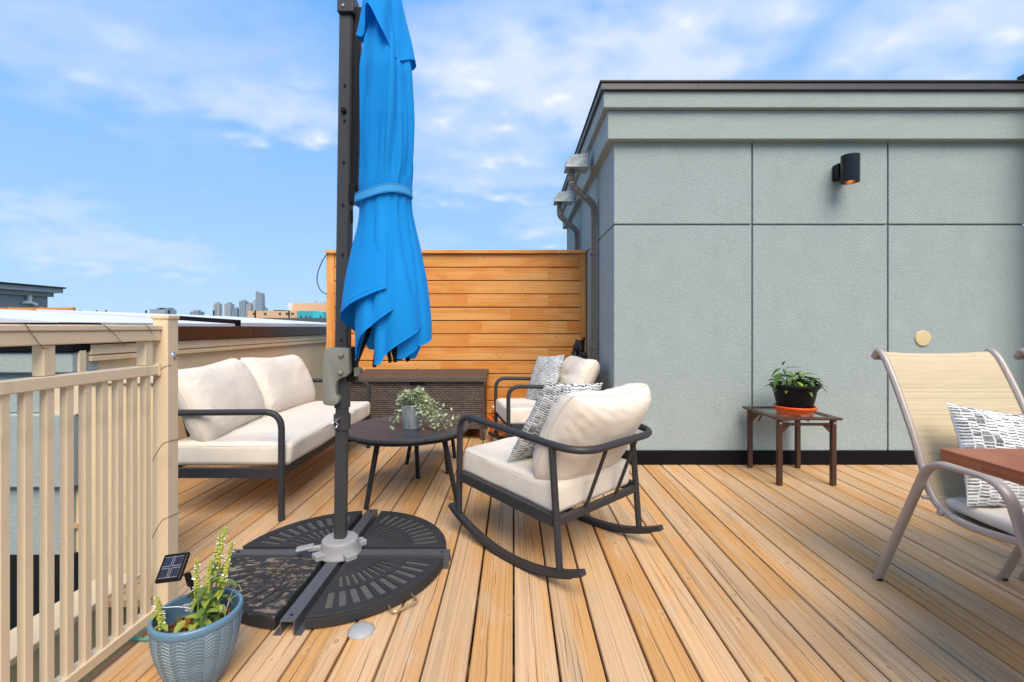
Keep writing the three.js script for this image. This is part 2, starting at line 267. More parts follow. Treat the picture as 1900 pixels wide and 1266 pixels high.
function sweep(pts, prof, { up = V(0, 1, 0), cap = true, scale, sharp = prof.length <= 4, closed = false } = {}) {
  pts = pts.map((q) => (Array.isArray(q) ? V(...q) : q)).filter((q, i, l) => !i || q.distanceTo(l[i - 1]) > 1e-5);
  const n = pts.length, m = prof.length, pos = [], uv = [], idx = []; let side = null, len = 0;
  for (let i = 0; i < n; i++) {
    const t = (closed ? pts[(i + 1) % n].clone().sub(pts[(i - 1 + n) % n]) : pts[Math.min(i + 1, n - 1)].clone().sub(pts[Math.max(i - 1, 0)])).normalize();
    if (!side) { side = up.clone().cross(t); if (side.length() < 1e-3) side = V(1, 0, 0).cross(t); } side.addScaledVector(t, -side.dot(t)).normalize();
    const nor = t.clone().cross(side), s = scale ? scale(i / (n - 1)) : 1; if (i) len += pts[i].distanceTo(pts[i - 1]);
    for (let k = 0; k < m; k++) { const q = pts[i].clone().addScaledVector(side, prof[k][0] * s).addScaledVector(nor, prof[k][1] * s); pos.push(q.x, q.y, q.z); uv.push(k / m * 0.1, len); }
  }
  const rows = closed ? n : n - 1;
  for (let i = 0; i < rows; i++) for (let k = 0; k < m; k++) { const a = i * m + k, b = i * m + (k + 1) % m, c = ((i + 1) % n) * m + k, d = ((i + 1) % n) * m + (k + 1) % m; idx.push(a, b, d, a, d, c); }
  if (cap && !closed) for (let k = 1; k < m - 1; k++) { idx.push(0, k + 1, k); const o = (n - 1) * m; idx.push(o, o + k, o + k + 1); }
  let g = new THREE.BufferGeometry(); g.setAttribute('position', new THREE.Float32BufferAttribute(pos, 3)); g.setAttribute('uv', new THREE.Float32BufferAttribute(uv, 2)); g.setIndex(idx);
  return toCreasedNormals(g, sharp ? 0.3 : 0.9);
}
const tube = (pts, r, n = 10, o = {}) => sweep(pts, circle(r, n), o);
const bar = (pts, w, h, o = {}) => sweep(pts, rect(w, h), o);
function smoothed(g, uvFn) { g.deleteAttribute('normal'); if (!uvFn) g.deleteAttribute('uv'); g = mergeVertices(g, 1e-5); g.computeVertexNormals(); return uvFn === true ? g : boxUV(g); }
function softBox(w, h, d, r, fn, n = [18, 8, 18]) {             // cushion block: rounded edges, then fn(v) bends the surface
  const g = new THREE.BoxGeometry(1, 1, 1, ...n), p = g.attributes.position, S = [w, h, d], v = V();
  const warp = (t, k, half) => { const i = Math.round((t + 0.5) * k), e = 3; if (i <= e) return -half + r - r * Math.tan((e - i) / e * Math.PI / 4); if (i >= k - e) return half - r + r * Math.tan((i - k + e) / e * Math.PI / 4); return lerp(-half + r, half - r, (i - e) / (k - 2 * e)); };
  for (let i = 0; i < p.count; i++) {
    const c = [p.getX(i), p.getY(i), p.getZ(i)].map((t, k) => warp(t, n[k], S[k] / 2)), q = c.map((t, k) => clamp(t, -S[k] / 2 + r, S[k] / 2 - r));
    v.set(c[0] - q[0], c[1] - q[1], c[2] - q[2]); if (v.length() > 0) v.setLength(r); v.add(V(...q)); if (fn) fn(v); p.setXYZ(i, v.x, v.y, v.z);
  }
  return smoothed(g);
}
function pillow(w, h, t, { k = 0.05, ex = 2, pw = 0.5, n = 30, wrinkle = 0.006, seed = 1, round = 0, bend } = {}) {
  const pos = [], uv = [], idx = [], N = n + 1;
  for (const s of [1, -1]) for (let j = 0; j < N; j++) for (let i = 0; i < N; i++) {
    const e = (a) => Math.sin(a * Math.PI / 2), u = e(i / n * 2 - 1), v = e(j / n * 2 - 1);
    const cr = 1 - round * Math.pow(Math.abs(u * v), 3), x = 0.5 * w * u * (1 - k * (1 - v * v)) * cr, y = 0.5 * h * v * (1 - k * (1 - u * u)) * cr;
    const edge = Math.pow(Math.max(0, (1 - Math.abs(u) ** ex) * (1 - Math.abs(v) ** ex)), pw), rim = (1 - edge) * edge * 4;
    let z = s * (0.5 * t * edge + edge * wrinkle * 0.8 * n3(u * 1.6, v * 1.6, seed + s) + wrinkle * rim * (n3(u * 5 + 3, v * 5, seed * 3 + s) + 0.6 * n3(u * 11, v * 11, seed * 5 + s)));
    const q = V(x, y, z); if (bend) bend(q, u, v); pos.push(q.x, q.y, q.z); uv.push(0.5 * w * u + w / 2, 0.5 * h * v + h / 2);
  }
  for (let s = 0; s < 2; s++) for (let j = 0; j < n; j++) for (let i = 0; i < n; i++) { const a = s * N * N + j * N + i, b = a + 1, c = a + N, d = c + 1; s ? idx.push(a, d, b, a, c, d) : idx.push(a, b, d, a, d, c); }
  const g = new THREE.BufferGeometry(); g.setAttribute('position', new THREE.Float32BufferAttribute(pos, 3)); g.setAttribute('uv', new THREE.Float32BufferAttribute(uv, 2)); g.setIndex(idx); g.computeVertexNormals();
  return g;
}
function pillowSeam(w, h, k, r, bend, round = 0) { const pts = []; for (let s = 0; s < 4; s++) for (let i = 0; i < 16; i++) { const e = Math.sin((i / 16 * 2 - 1) * Math.PI / 2), [u, v] = [[e, -1], [1, e], [-e, 1], [-1, -e]][s]; const cr = 1 - round * Math.pow(Math.abs(u * v), 3), q = V(0.5 * w * u * (1 - k * (1 - v * v)) * cr, 0.5 * h * v * (1 - k * (1 - u * u)) * cr, 0); if (bend) bend(q, u, v); pts.push(q); } return tube(pts, r, 6, { closed: true }); }
function leaf(l, w, bend = 0.3, fold = 0.25, tip = 1) {          // lies along +z from the origin, top side up
  const pos = [], idx = [], n = 6, prof = (t) => Math.pow(Math.sin(Math.PI * Math.pow(t, 0.8 * tip)), 0.8);
  for (let i = 0; i <= n; i++) { const t = i / n, ww = 0.5 * w * (i === 0 || i === n ? 0.02 : prof(t)), y = -bend * l * t * t, z = l * t; pos.push(-ww, y + fold * ww, z, 0, y, z, ww, y + fold * ww, z); }
  for (let i = 0; i < n; i++) for (const k of [0, 1]) { const a = i * 3 + k; idx.push(a, a + 3, a + 1, a + 1, a + 3, a + 4); }
  const g = new THREE.BufferGeometry(); g.setAttribute('position', new THREE.Float32BufferAttribute(pos, 3)); g.setAttribute('uv', new THREE.Float32BufferAttribute(pos.flatMap((_, i) => (i % 3 === 0 ? [pos[i], pos[i + 2]] : [])), 2)); g.setIndex(idx); g.computeVertexNormals(); return g;
}
const board = (w, h, l, c = 0.004) => {                          // long piece along z with eased edges, 28 triangles
  const a = w / 2, b = h / 2, prof = [[-a, -b], [a, -b], [a, b - c], [a - c * 0.35, b - c * 0.35], [a - c, b], [-a + c, b], [-a + c * 0.35, b - c * 0.35], [-a, b - c]];
  let g = sweep([[0, 0, -l / 2], [0, 0, l / 2]], prof.map(([x, y]) => [-x, y]), { sharp: true });
  return boxUV(g, 'z');
};

// ================================================================ THE SETTING
// ---- deck: planks along z, gaps between, joists below
{
  const deck = structure('deck', 'pale cedar plank deck of the roof terrace');
  const pitch = 0.1455, wid = 0.1375;
  for (let i = -17; i < 28; i++) {
    const x = (i + 0.5) * pitch, far = x < -2.0 ? 5.95 : x < 0.8 ? 5.06 : 3.685, near = x < -1.86 ? 2.585 : x < -1.7 ? 2.11 : x < -1.33 ? 1.86 : -0.7, l = far - near;
    const joint = x > -1.3 && x < -0.45 && i % 2 ? 3.645 : x > 0.3 && x < 0.75 && i % 2 ? 4.05 : x > 1.3 && i % 3 === 1 ? 2.43 : 0, cuts = joint ? [[near, joint - 0.0008], [joint + 0.0008, far]] : [[near, far]];
    cuts.forEach(([d0, d1], c) => {
      const g = board(wid, 0.028, d1 - d0, 0.0055); shiftUV(g, 0.07, rr(0, 5) + l / 2);
      const m = part('plank', g, deckKinds[(i * 5 + 100 + (i % 3) + c * 2) % 7], deck);
      m.position.set(x + rr(-0.0008, 0.0008), -0.014 + rr(-0.0012, 0.0006), -(d0 + d1) / 2);
    });
  }
  const jm = mat({ color: C3(0.20, 0.11, 0.05), roughness: 0.9 });
  for (let d = -0.5; d < 6; d += 0.405) { const x0 = d < 2.12 ? -1.32 : d < 2.6 ? -1.86 : -2.45, x1 = 4.08, j = part('joist', boxUV(new THREE.BoxGeometry(x1 - x0, 0.14, 0.038), 'x'), jm, deck); j.position.set((x0 + x1) / 2, -0.101, -d); }
  const sub = part('subroof', boxUV(new THREE.BoxGeometry(5.4, 0.04, 7)), mat({ color: C3(0.16, 0.16, 0.16), roughness: 0.95 }), deck); sub.position.set(1.38, -0.22, -2.5);
}
// ---- city ground far below
{
  const g = new THREE.PlaneGeometry(3600, 3600); g.rotateX(-Math.PI / 2);
  const m = part('ground', g, mat({ color: C3(0.10, 0.12, 0.08), map: colourTex(256, 256, (u, v) => { const k = 0.6 + 0.8 * fbm(u * 12, v * 12, 881, 4, 12, 12); return [k, k, k * 0.95].map((c) => c * 0.8); }, 260), roughness: 0.95 }), scene);
  m.position.y = -10; m.userData.kind = 'structure'; m.userData.label = 'flat city ground far below the roof terrace'; boxUV(m.geometry);
  m.geometry = boxUV(g);
}

// ---- stair penthouse with grey stucco panels
{
  const b = thing('rooftop_stairhouse', 'grey green stucco rooftop stairhouse with dark metal roof cap beside the deck', 'building', [0.796, 0, -3.7]);
  const L = 3.27, D = 3.3, gap = 0.012;                          // front face at local z 0, side face at local x 0
  part('wall', box(L - 0.02, 2.9, D - 0.02, L / 2 + 0.012, 1.35, -D / 2 - 0.012, 0), trimStucco, b);
  const panel = (x0, x1, y0, y1) => { const g = box(x1 - x0, y1 - y0, 0.03, (x0 + x1) / 2, (y0 + y1) / 2, -0.015, 0.006); return shiftUV(g, rr(0, 1), rr(0, 1)); };
  const sidePanel = (z0, z1, y0, y1) => { const g = box(0.03, y1 - y0, z1 - z0, 0.0148, (y0 + y1) / 2, -(z0 + z1) / 2, 0.006); return shiftUV(g, rr(0, 1), rr(0, 1)); };
  const xs = [0, 1.099, 2.177, 3.27], ys = [0.108, 1.903, 2.575];
  for (let i = 0; i < 3; i++) for (let j = 0; j < 2; j++) part('wall_panel', panel(xs[i] + (i ? gap / 2 : 0.0005), xs[i + 1] - gap / 2, ys[j] + (j ? gap / 2 : 0), ys[j + 1] - (j ? 0 : gap / 2)), stucco, b);
  const zs = [0.0305, 1.55, 3.28];
  for (let i = 0; i < 2; i++) for (let j = 0; j < 2; j++) part('wall_panel', sidePanel(zs[i] + (i ? gap / 2 : 0), zs[i + 1] - gap / 2, ys[j] + (j ? gap / 2 : 0), ys[j + 1] - (j ? 0 : gap / 2)), stucco, b);
  part('base_flashing', box(L + 0.016, 0.106, 0.03, L / 2 - 0.008, 0.053, 0.004, 0.004), flashBlack, b, 'black membrane flashing along the wall foot');
  part('base_flashing', box(0.03, 0.106, 3.2, 0.0005, 0.053, -1.62, 0.004), flashBlack, b);
  const ring = (p, y0, y1, m, name, r = 0.006) => { part(name, box(L + p, y1 - y0, 0.2 + p, L / 2 - p / 2, (y0 + y1) / 2, p / 2 - 0.1, r), m, b); part(name, box(0.2 + p, y1 - y0, D - 0.202, 0.1 - p / 2, (y0 + y1) / 2, -0.2 - (D - 0.202) / 2 - 0.001, r), m, b); };
  ring(0.06, 2.559, 2.785, trimStucco, 'parapet_band'); ring(0.10, 2.7855, 2.912, trimStucco, 'parapet_band'); ring(0.125, 2.9125, 2.965, capMetal, 'roof_cap', 0.004); ring(0.135, 2.9655, 2.982, capBlack, 'roof_edge', 0.004);
  part('cap_seam', box(0.004, 0.05, 0.002, 0.62, 2.939, 0.1262, 0), capBlack, b);
  part('roof', box(L, 0.05, D, L / 2, 2.93, -D / 2, 0), flashBlack, b);
  // the wing that returns towards the viewer at the end of the wall
  part('return_wall', box(0.3, 2.9, 0.34, L + 0.146, 1.45, 0.16, 0.006), stucco, b);
  part('return_cap', box(0.4, 0.2, 0.42, L + 0.18, 3.0, 0.16, 0.006), capBlack, b);
}
// ---- downspouts on the stairhouse
function downspout(d, label, yTop) {
  const o = thing('downspout', label, 'downspout', [0.796, 0, -d], 0, 'downspouts on the stairhouse side');
  const s = new THREE.Shape([[-0.085, 0], [-0.285, 0.0], [-0.285, 0.05], [-0.235, 0.10], [-0.085, 0.115]].map(([x, y]) => new THREE.Vector2(x, y)));
  const hg = new THREE.ExtrudeGeometry(s, { depth: 0.17, bevelEnabled: true, bevelSize: 0.004, bevelThickness: 0.004, bevelSegments: 1 }); at(hg, -0.02, 2.575, -0.085);
  const head = part('scupper_box', boxUV(toCreasedNormals(hg, 0.3)), galv, o, 'galvanised scupper box');
  part('scupper_lip', box(0.222, 0.016, 0.19, -0.205, 2.572, 0, 0.003), galv, head);
  part('scupper_flange', box(0.006, 0.14, 0.21, -0.112, 2.635, 0, 0.002), galv, head);
  const path = fillet([[-0.25, 2.575, 0], [-0.25, 2.42, 0], [-0.045, 2.24, 0], [-0.045, 2.05, 0]], 0.09, 10), fine = [];
  const crv = new THREE.CatmullRomCurve3(path); for (let i = 0; i <= 120; i++) fine.push(crv.getPointAt(i / 120));
  part('ribbed_elbow', sweep(fine, [[-0.036, -0.026], [0.036, -0.026], [0.036, 0.026], [-0.036, 0.026]].flatMap((p, i, l) => { const q = l[(i + 1) % 4]; return [0.12, 0.5, 0.88].map((t) => [lerp(p[0], q[0], t), lerp(p[1], q[1], t)]); }), { scale: (t) => (t > 0.08 && t < 0.86 ? 1.04 + 0.11 * Math.cos(t * 2 * Math.PI * 26) : 1.02), sharp: true }), taupeMetal, o);
  const prof = []; for (let k = 0; k < 4; k++) { const [ax, ay, bx, by] = [[-0.034, -0.024, 0.034, -0.024], [0.034, -0.024, 0.034, 0.024], [0.034, 0.024, -0.034, 0.024], [-0.034, 0.024, -0.034, -0.024]][k]; for (const [t, i] of [[0.06, 0], [0.3, 0], [0.36, 0.9], [0.46, 0.9], [0.52, 0], [0.76, 0], [0.82, 0.9], [0.92, 0]]) prof.push([lerp(ax, bx, t) * (1 - 0.07 * i), lerp(ay, by, t) * (1 - 0.1 * i)]); }
  part('pipe', sweep([[-0.045, 2.09, 0], [-0.045, 0.12, 0]], prof, { sharp: true, up: V(1, 0, 0) }), taupeMetal, o);
  for (const y of [1.78, 0.9]) part('strap', box(0.06, 0.03, 0.082, -0.046, y, 0, 0.003), taupeMetal, o);
  return o;
}
downspout(4.38, 'taupe ribbed downspout with galvanised scupper, in front of the cedar fence end');
downspout(5.56, 'taupe ribbed downspout with galvanised scupper, rising behind the cedar fence');

// ---- beige parapet wall, its dark coping
{
  const w = thing('parapet_wall', 'tan metal clad parapet wall with dark brown coping behind the sofa', 'wall', [-2.4, 0, -2.6]);
  part('cladding', box(0.12, 1.25, 3.36, -0.06, 0.365, -1.68, 0.004), beigeWall, w);
  part('top_trim', box(0.024, 0.058, 3.34, 0.0125, 0.962, -1.69, 0.004), beige, w);
  part('drip_trim', box(0.024, 0.03, 3.34, 0.0125, 0.911, -1.69, 0.004), beigeWall, w);
  part('corner_trim', box(0.03, 0.93, 0.05, 0.0155, 0.43, -3.335, 0.004), beige, w);
  part('corner_trim', box(0.16, 0.36, 0.045, -0.06, 0.79, 0.024, 0.004), beige, w);
  part('coping', box(0.19, 0.10, 3.42, -0.05, 1.0455, -1.68, 0.004), brownMetal, w);
  part('coping_joint', box(0.1925, 0.1025, 0.012, -0.05, 1.0455, -1.62, 0.001), capBlack, w);
  part('drain_box', box(0.10, 0.06, 0.14, 0.052, 0.83, -0.42, 0.004), beige, w);
  // short return that closes the deck beside the railing post
  part('return_panel', box(0.34, 1.06, 0.05, 0.69, 0.31, 0.52, 0.004), beigeWall, w);
  part('return_cap', box(0.36, 0.03, 0.08, 0.69, 0.856, 0.52, 0.004), beige, w);
}
// ---- neighbouring roofs
{
  const n = thing('neighbour_house', 'grey banded stucco neighbouring house seen through the beige railing', 'house', [-2.42, -0.3, -2.56]);
  part('stucco_wall', box(3.4, 0.52, 0.1, -1.72, 0.26, -0.06, 0.004), stucco, n);
  part('wall_band', box(3.44, 0.40, 0.16, -1.70, 0.715, -0.05, 0.01), neighbourStucco, n);
  part('wall_band', box(3.42, 0.22, 0.11, -1.71, 1.026, -0.06, 0.008), neighbourStucco, n);
  part('fascia', box(3.45, 0.115, 0.17, -1.695, 1.195, -0.045, 0.012), neighbourStucco, n);
  part('roof_edge', box(3.46, 0.16, 0.19, -1.69, 1.334, -0.04, 0.006), flashBlack, n);
  part('lower_roof', box(2.9, 0.03, 3.2, -0.95, 0.12, 1.45, 0.004), flashBlack, n);
  part('curb', box(0.10, 0.30, 2.0, 0.72, 0.14, 1.53, 0.006), beige, n);
  part('curb_cap', box(0.16, 0.03, 2.0, 0.72, 0.305, 1.53, 0.006), beige, n);
}
{
  const r = thing('white_membrane_roof', 'pale grey membrane roof sloping up behind the tan parapet wall', 'roof', [-2.5, 1.1, -2.6]);
  const slab = (x0, y0, x1, y1, z0, z1) => { const s = new THREE.Shape([[x0, y0], [x1, y1], [x1, y1 - 0.06], [x0, y0 - 0.06]].map((p) => new THREE.Vector2(...p))); return boxUV(at(new THREE.ExtrudeGeometry(s, { depth: z1 - z0, bevelEnabled: false }), 0, 0, -z1)); };
  part('near_slope', slab(-0.02, 0.018, -1.9, 0.143, -0.02, 1.62), membrane, r);
  part('far_slope', slab(-0.02, 0.030, -1.9, 0.155, 1.70, 4.6), membrane, r);
  part('divider_strip', slab(-0.02, 0.055, -0.62, 0.096, 1.615, 1.705), flashBlack, r);
  part('flat_top', slab(-1.9, 0.14, -6.0, 0.13, 0.3, 4.6), membrane, r);
}
// ---- cedar privacy fence
{
  const f = thing('cedar_fence', 'tall orange cedar privacy fence of horizontal boards behind the wicker chest', 'fence', [-2.03, 0, -5.07]);
  const w = 2.815, pitch = 0.1448;
  for (let r = 0; r < 13; r++) {
    const y = 1.885 - (r + 0.5) * pitch - 0.002, split = [1, 3, 5, 7].includes(r) ? 2.41 : 0;
    const piece = (x0, x1) => { const g = board(0.1352, 0.02, x1 - x0, 0.004); shiftUV(g, 0.07, rr(0, 2.9)); const m = part('board', g, cedarKinds[Math.floor(rnd() * 4)], f); m.rotation.set(0, -Math.PI / 2, -Math.PI / 2, 'ZYX'); m.rotation.set(-Math.PI / 2, 0, -Math.PI / 2, 'XYZ'); m.quaternion.setFromRotationMatrix(new THREE.Matrix4().makeBasis(V(0, -1, 0), V(0, 0, 1), V(-1, 0, 0))); m.position.set((x0 + x1) / 2, y + rr(-0.001, 0.001), rr(-0.001, 0.001)); };
    if (split) { piece(0.085, split - 0.001); piece(split + 0.001, w - 0.055); } else piece(0.085, w - 0.055);
  }
  for (let r = 0; r < 13; r++) { const g = board(0.138, 0.018, w - 0.14, 0.003); const m = part('back_board', shiftUV(g, 0.07, r), cedarKinds[r % 4], f); m.quaternion.setFromRotationMatrix(new THREE.Matrix4().makeBasis(V(0, -1, 0), V(0, 0, 1), V(-1, 0, 0))); m.position.set(w / 2, 1.885 - (r + 1) * pitch - 0.02, -0.075); }
  const post = (x, wd, m) => part('post', box(wd, 1.90, 0.09, x, 0.95, -0.025, 0.004, 'y'), m, f);
  post(0.042, 0.082, cedarKinds[1]); post(w - 0.027, 0.05, cedarDark);
  part('top_cap', shiftUV(box(w, 0.036, 0.12, w / 2, 1.904, -0.01, 0.004, 'x'), 0, 0.4), cedarKinds[2], f);
  part('backing_rail', box(w - 0.2, 0.09, 0.04, w / 2, 1.6, -0.04, 0.003, 'x'), cedarDark, f); part('backing_rail', box(w - 0.2, 0.09, 0.04, w / 2, 0.35, -0.04, 0.003, 'x'), cedarDark, f);
}
single('fence_cable', tube(new THREE.CatmullRomCurve3([V(0.02, 1.88, 0.03), V(-0.03, 1.8, 0.03), V(-0.075, 1.68, 0.035), V(-0.085, 1.58, 0.035), V(-0.045, 1.48, 0.03), V(0.02, 1.44, 0.024)]).getPoints(30), 0.005, 7), blackMatte, 'thin black cable looping off the cedar fence post', 'cable', [-2.03, 0, -5.05]);

// ---- beige railing
{
  const r = thing('railing', 'beige metal railing with square pickets beside the blue planter', 'railing', [-1.28, 0, -1.71]);
  const far = 0.011, l = 1.55;                                     // runs from the post towards the viewer (+z)
  const rail = (y0, y1, w, name, x = -0.03) => part(name, box(w, y1 - y0, l, x + 0.004, (y0 + y1) / 2, l / 2 + far, 0.004), beige, r);
  const top = rail(1.040, 1.078, 0.042, 'top_rail'); part('rail_cap', box(0.052, 0.018, l, -0.026, 1.0875, l / 2 + far, 0.004), beige, top);
  rail(0.917, 0.953, 0.040, 'middle_rail'); rail(0.042, 0.077, 0.040, 'bottom_rail');
  const pg = board(0.0215, 0.0215, 0.8395, 0.0015); pg.rotateX(Math.PI / 2);
  for (let i = 0; i < 24; i++) { const p = part('picket', pg, beige, r); p.position.set(-0.0245, 0.497, 0.06 + i * 0.058); }
  for (const i of [0, 6.05, 12, 18]) part('spacer_post', box(0.034, 0.086, 0.034, -0.03, 0.9965, 0.055 + i * 0.0588, 0.003), beige, r);
  const post = part('post', box(0.055, 1.125, 0.055, -0.0095, 0.5625, -0.0175, 0.003), beige, r);
  part('post_cap', box(0.064, 0.018, 0.064, -0.0095, 1.1265, -0.0175, 0.006), beige, post);
  const bolt = part('bolt', at(lathe([[0.0001, 0.008], [0.006, 0.0075], [0.0085, 0.004], [0.0135, 0.003], [0.014, 0]], 18), 0.0180, 0.984, -0.024, 0, 0, -Math.PI / 2), chrome, post);
  part('post_foot', box(0.085, 0.012, 0.085, -0.0095, 0.006, -0.0175, 0.003), beige, post);
  part('rail_bracket', box(0.044, 0.046, 0.012, -0.026, 0.936, 0.017, 0.002), beige, post);
  part('edge_board', box(0.022, 0.13, 2.2, -0.058, -0.085, 0.8, 0.003), mat({ color: C3(0.30, 0.17, 0.08), roughness: 0.9 }), r);
  // string light wire wound round the rail and the post
  const pts = []; for (let t = 0; t <= 1; t += 0.004) { const z = 0.06 + t * 1.4, a = t * 2 * Math.PI * 7.5 + 0.9 * Math.sin(t * 19); const q = V(0.031 * clamp(1.6 * Math.cos(a), -1, 1) - 0.03, 1.064 + 0.034 * clamp(1.6 * Math.sin(a), -1, 1), z + 0.02 * Math.sin(t * 47)); pts.push(q); }
  const wire = mat({ color: C3(0.14, 0.055, 0.025), roughness: 0.5 }), s = single('string_light_wire', tube(new THREE.CatmullRomCurve3(pts).getPoints(700), 0.0009, 5), wire, 'thin copper brown string light wire wound around the railing top', 'wire', [-1.28, 0, -1.71]);
  const q2 = []; for (let t = 0; t <= 1; t += 0.01) { const a = 0.4 + t * 2 * Math.PI * 2.6, c = Math.cos(a), n = Math.sin(a), k = 0.0288 / Math.max(Math.abs(c), Math.abs(n)); q2.push(V(-0.0095 + c * k, 0.93 - t * 0.72 + 0.05 * Math.sin(a), -0.0175 + n * k)); }
  part('post_winding', tube(q2, 0.0009, 5), wire, s);
}
single('garden_hose', tube(new THREE.CatmullRomCurve3([V(-0.08, 0.007, 0), V(-0.02, 0.007, 0.012), V(0.06, 0.007, 0.014), V(0.2, 0.007, 0.004)]).getPoints(20), 0.0055, 8), mat({ color: C3(0.06, 0.34, 0.27), roughness: 0.45 }), 'thin teal hose on the deck under the railing', 'hose', [-1.30, 0, -1.63]);

// ================================================================ FURNITURE
const LOOP = 0.0165;
// ---- rocking chairs
function rockingChair(label, [x, d], turn, tilt, group) {
  const o = thing('rocking_chair', label, 'chair', [0, 0, 0], 0, group);
  const R = 1.0, hw = 0.305, arc = (z, h) => [R - Math.sqrt(R * R - z * z)][0] + h;
  for (const s of [-1, 1]) {
    const pts = []; for (let i = 0; i <= 22; i++) { const z = lerp(0.42, -0.47, i / 22); pts.push([s * hw, arc(z, 0.0185), z]); }
    const rk = part('rocker', bar(pts, 0.036, 0.023), charcoal, o);
    const gl = []; for (let i = 0; i <= 22; i++) { const z = lerp(0.41, -0.42, i / 22); gl.push([s * hw, arc(z, 0.0035), z]); }
    part('glide_strip', bar(gl, 0.03, 0.0068), blackMatte, rk);
    part('rear_leg', tube([[s * hw, arc(-0.35, 0.03), -0.35], [s * hw, 0.602, -0.275]], 0.0155, 14), charcoal, o);
    part('side_rail', bar([[s * hw, 0.290, 0.335], [s * hw, 0.290, -0.31]], 0.028, 0.048), charcoal, o);
    part('back_brace', tube([[s * 0.115, 0.603, -0.425], [s * 0.115, 0.30, -0.325]], 0.0085, 10), charcoal, o);
  }
  part('arm_loop', tube(fillet([[-hw, arc(0.35, 0.028), 0.352], [-hw, 0.61, 0.372], [-hw, 0.605, -0.43], [hw, 0.605, -0.43], [hw, 0.61, 0.372], [hw, arc(0.35, 0.028), 0.352]], [0.095, 0.15, 0.15, 0.095], 10), LOOP, 16), charcoal, o);
  part('front_rail', bar([[-hw, 0.29, 0.335], [hw, 0.29, 0.335]], 0.028, 0.046), charcoal, o);
  part('rear_rail', bar([[-hw, 0.29, -0.322], [hw, 0.29, -0.322]], 0.026, 0.03), charcoal, o);
  for (const z of [-0.15, 0.02, 0.19]) part('seat_slat', bar([[-hw, 0.284, z], [hw, 0.284, z]], 0.05, 0.012), charcoal, o);
  const seat = part('seat_cushion', softBox(0.575, 0.135, 0.67, 0.03, (v) => { const k = (1 - (v.x / 0.29) ** 2) * (1 - (v.z / 0.34) ** 2); if (v.y > 0) v.y += 0.016 * Math.max(0, k) + 0.004 * n3(v.x * 5, v.z * 5, 2); v.x += 0.003 * n3(v.y * 9, v.z * 6, 4); }), cream, o);
  seat.position.set(0, 0.364, 0.035);
  part('seam', sweep([[-0.283, 0.052, 0.33], [0.283, 0.052, 0.33], [0.283, 0.052, -0.33], [-0.283, 0.052, -0.33]].flatMap((p, i, l) => { const q = l[(i + 1) % 4]; return [0.03, 0.97].map((t) => p.map((c, k) => lerp(c, q[k], t))); }), circle(0.0026, 6), { closed: true }), creamSeam, seat);
  const bend = (q, u, v) => { q.z += -0.035 * (1 - u * u) * (v > 0 ? 1 : 0.4) - 0.03 * v * v * (v > 0 ? 1 : 0.3); q.y += 0.022 * Math.abs(u) * (v > 0 ? 1 : 0); };
  const back = part('back_cushion', pillow(0.62, 0.46, 0.235, { k: 0.02, ex: 3.6, pw: 0.46, wrinkle: 0.0042, seed: 3, n: 40, round: 0.085, bend }), cream, o);
  back.position.set(0, 0.625, -0.245); back.rotation.x = -0.40;
  part('seam', pillowSeam(0.622, 0.462, 0.02, 0.0026, bend, 0.085), creamSeam, back);
  const e = new THREE.Euler(-tilt, turn, 0, 'YXZ'); o.rotation.copy(e);
  const off = V(0, R, 0).applyEuler(e); o.position.set(x - off.x, R - off.y, -d - off.z);
  return o;
}
const chairA = rockingChair('charcoal rocking chair with cream cushions, its back towards the grey stucco wall and side table', [0.212, 2.37], -136.7 * Math.PI / 180, 0.06, 'pair of rocking chairs');
const chairB = rockingChair('charcoal rocking chair with cream cushions in the corner beside the downspout', [0.275, 4.04], -78.5 * Math.PI / 180, 0.035, 'pair of rocking chairs');
function onChair(chair, name, geo, m, p, e, label, group) { const o = single(name, geo, m, label, 'pillow', [0, 0, 0], 0, group); chair.updateMatrixWorld(true); const mx = new THREE.Matrix4().compose(V(...p), new THREE.Quaternion().setFromEuler(new THREE.Euler(...e)), V(1, 1, 1)); o.applyMatrix4(mx); o.applyMatrix4(chair.matrixWorld); return o; }
onChair(chairA, 'throw_pillow', pillow(0.47, 0.45, 0.13, { k: 0.06, ex: 2, pw: 0.55, wrinkle: 0.007, seed: 8, n: 34 }), dashA, [0.02, 0.627, -0.055], [-0.42, 0, 0.12], 'white pillow with black dashes on the rocking chair facing away from the wall', 'dashed pillows');
onChair(chairB, 'throw_pillow', pillow(0.43, 0.43, 0.14, { k: 0.06, ex: 2, pw: 0.55, wrinkle: 0.007, seed: 9, n: 34 }), dashB, [-0.06, 0.64, -0.02], [-0.36, 0.25, 0.2], 'grey flecked pillow on the rocking chair beside the downspout', 'dashed pillows');

